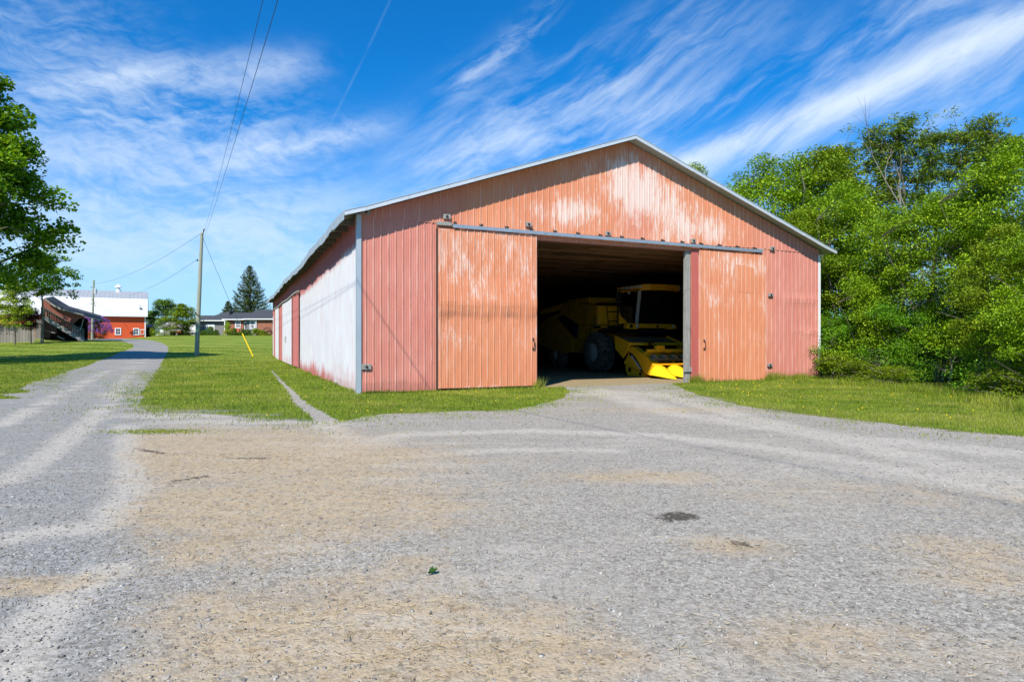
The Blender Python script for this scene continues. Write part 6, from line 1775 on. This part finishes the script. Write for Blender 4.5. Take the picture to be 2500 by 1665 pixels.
mb = MB(); q = d; mb.tube([tuple(q + Vector((.10, -.1, -.25))), tuple(q + Vector((.22, -.1, .12)))], .03, 6); mb.tube([tuple(q + Vector((.22, -.1, .10))), tuple(q + Vector((.22, -.1, .34)))], [.07, .05], 8); mb.tube([tuple(q + Vector((.22, -.1, .22))), tuple(q + Vector((.36, -.1, .40)))], .035, 6); mb.build('insulator', M_iron, pole)
mb = MB(); q = d * .775; mb.tube([tuple(q + Vector((-.15, -.05, 0))), tuple(q + Vector((-.30, -.05, .02)))], .03, 6); mb.tube([tuple(q + Vector((-.30, -.05, -.06))), tuple(q + Vector((-.30, -.05, .12)))], .06, 8); mb.build('insulator', M_iron, pole)
mb = MB(); q = d * .205; mb.box(q.x - .10, q.x + .16, q.y - .235, q.y - .205, q.z - .17, q.z + .17); mb.build('notice_plate', M_yell if False else mat('pale_yellow_plate', lambda nt: (.62, .60, .30), .6), pole)
mb = MB(); q = d * .345; mb.box(q.x - .24, q.x - .12, q.y - .22, q.y - .05, q.z - .02, q.z + .10, None, .02); mb.tube([tuple(q + Vector((-.19, -.2, -.02))), tuple(q + Vector((.12, -.22, -.22)))], .05, 6); mb.build('bracket', M_iron, pole)
def wire(name, a, b, sag, r_, label, n=36, group=None):
    a, b = Vector(a), Vector(b); pts = []
    for i in range(n + 1):
        t = i / n; q = a.lerp(b, t); q.z -= 4 * sag * t * (1 - t)
        if q.y < 12: q.z += .0075 * (12 - q.y) ** 2                # unseen stretch bent upward to keep its ground shadow faint
        pts.append(q)
    mb = MB(); mb.tube(pts, r_, 5); o = mb.build(name, M_wire, smooth=True); return tag(o, label, 'wire', group)
e1, e2 = Vector((7.45, -12, 6.35)), Vector((7.80, -12, 6.24))
wire('overhead_wire', PT + Vector((.3, -.1, .25)), e1, .45, .0058, 'left of the two long wires running overhead from the pole top', 60, 'wires overhead')
wire('overhead_wire', PT + Vector((.18, -.12, -.75)), e2, .30, .0066, 'right of the two long wires, leaving the pole just below its top', 60, 'wires overhead')
GA0 = Vector((gx(617.7, 58), 58.0, 0)); GA0.z = tz(GA0.x, GA0.y); GT1 = at(591.5, 814, 58.2)
wire('guy_wire', PT + Vector((.14, -.05, -.55)), GA0, .05, .016, 'thin stay wire from the pole top down to the yellow guard', 24)
mb = MB(); dd_ = (GT1 - GA0); mb.tube([GA0 - dd_ * .06, GT1], .055, 10); mb.tube([GA0 - dd_ * .02, GA0 + dd_ * .0], .12, 8)
tag(mb.build('guy_guard', mat('yellow_guard_plastic', lambda nt: (.80, .55, .0), .45)), 'slanted yellow plastic guard standing in the lawn below the stay wire', 'stay guard')
TY = 96.0; TB = Vector((gx(224.5, TY), TY, tz(gx(224.5, TY), TY))); TT = at(229, 684, TY)
tp = empty('utility_pole', tuple(TB), 0, 'far utility pole carrying a grey transformer in front of the red barn', 'utility pole')
d = TT - TB
mb = MB(); mb.tube([(0, 0, -.3), tuple(d * .5), tuple(d)], [.17, .15, .12], 12); mb.build('shaft', M_pole, tp)
q = d * .81; mb = MB(); mb.lathe([(-.38, .02), (-.38, .20), (.34, .22), (.36, .18), (.42, .04)], 14, 'z', (q.x + .38, q.y - .1, q.z)); mb.build('transformer', M_galv, tp)
mb = MB(); mb.beam((q.x + .02, q.y - .12, q.z + .1), (q.x + .30, q.y - .12, q.z + .1), .06, .06); mb.build('transformer_bracket', M_iron, tp)
mb = MB(); q = d * .62
for dx_, dz_ in ((-.16, .5), (.2, .35), (.3, -.1), (-.2, -.2), (.45, -.5)): mb.tube([tuple(q), tuple(q + Vector((dx_, -.14, dz_)))], .025, 5); mb.sphere(tuple(q + Vector((dx_, -.14, dz_))), .07)
mb.build('insulator', M_iron, tp)
mb = MB(); q = d * .88; mb.tube([tuple(q), tuple(q + Vector((-.28, -.1, -.05)))], .025, 5); mb.sphere(tuple(q + Vector((-.3, -.1, .0))), .07); mb.build('insulator', M_iron, tp)
wire('service_wire', PT + Vector((-.1, 0, -.05)), TT + Vector((0, 0, -.6)), .9, .013, 'upper thin wire from the near pole towards the far pole', 30, 'wires between the poles')
wire('service_wire', PB + (PT - PB) * .785 + Vector((-.3, 0, 0)), at(312, 722, 112), .5, .014, 'lower thin wire from the near pole to the red barn roof', 30, 'wires between the poles')
wire('service_wire', TT - (TT - TB) * .36 + Vector((.3, -.1, 0)), at(296, 768, 111.2), .5, .02, 'sagging wire in front of the white barn roof right of the far pole', 20, 'wires at the far pole')
wire('service_wire', TT - (TT - TB) * .36 + Vector((-.2, -.1, 0)), at(170, 752, 100), .5, .02, 'sagging wire in front of the white barn roof left of the far pole', 20, 'wires at the far pole')
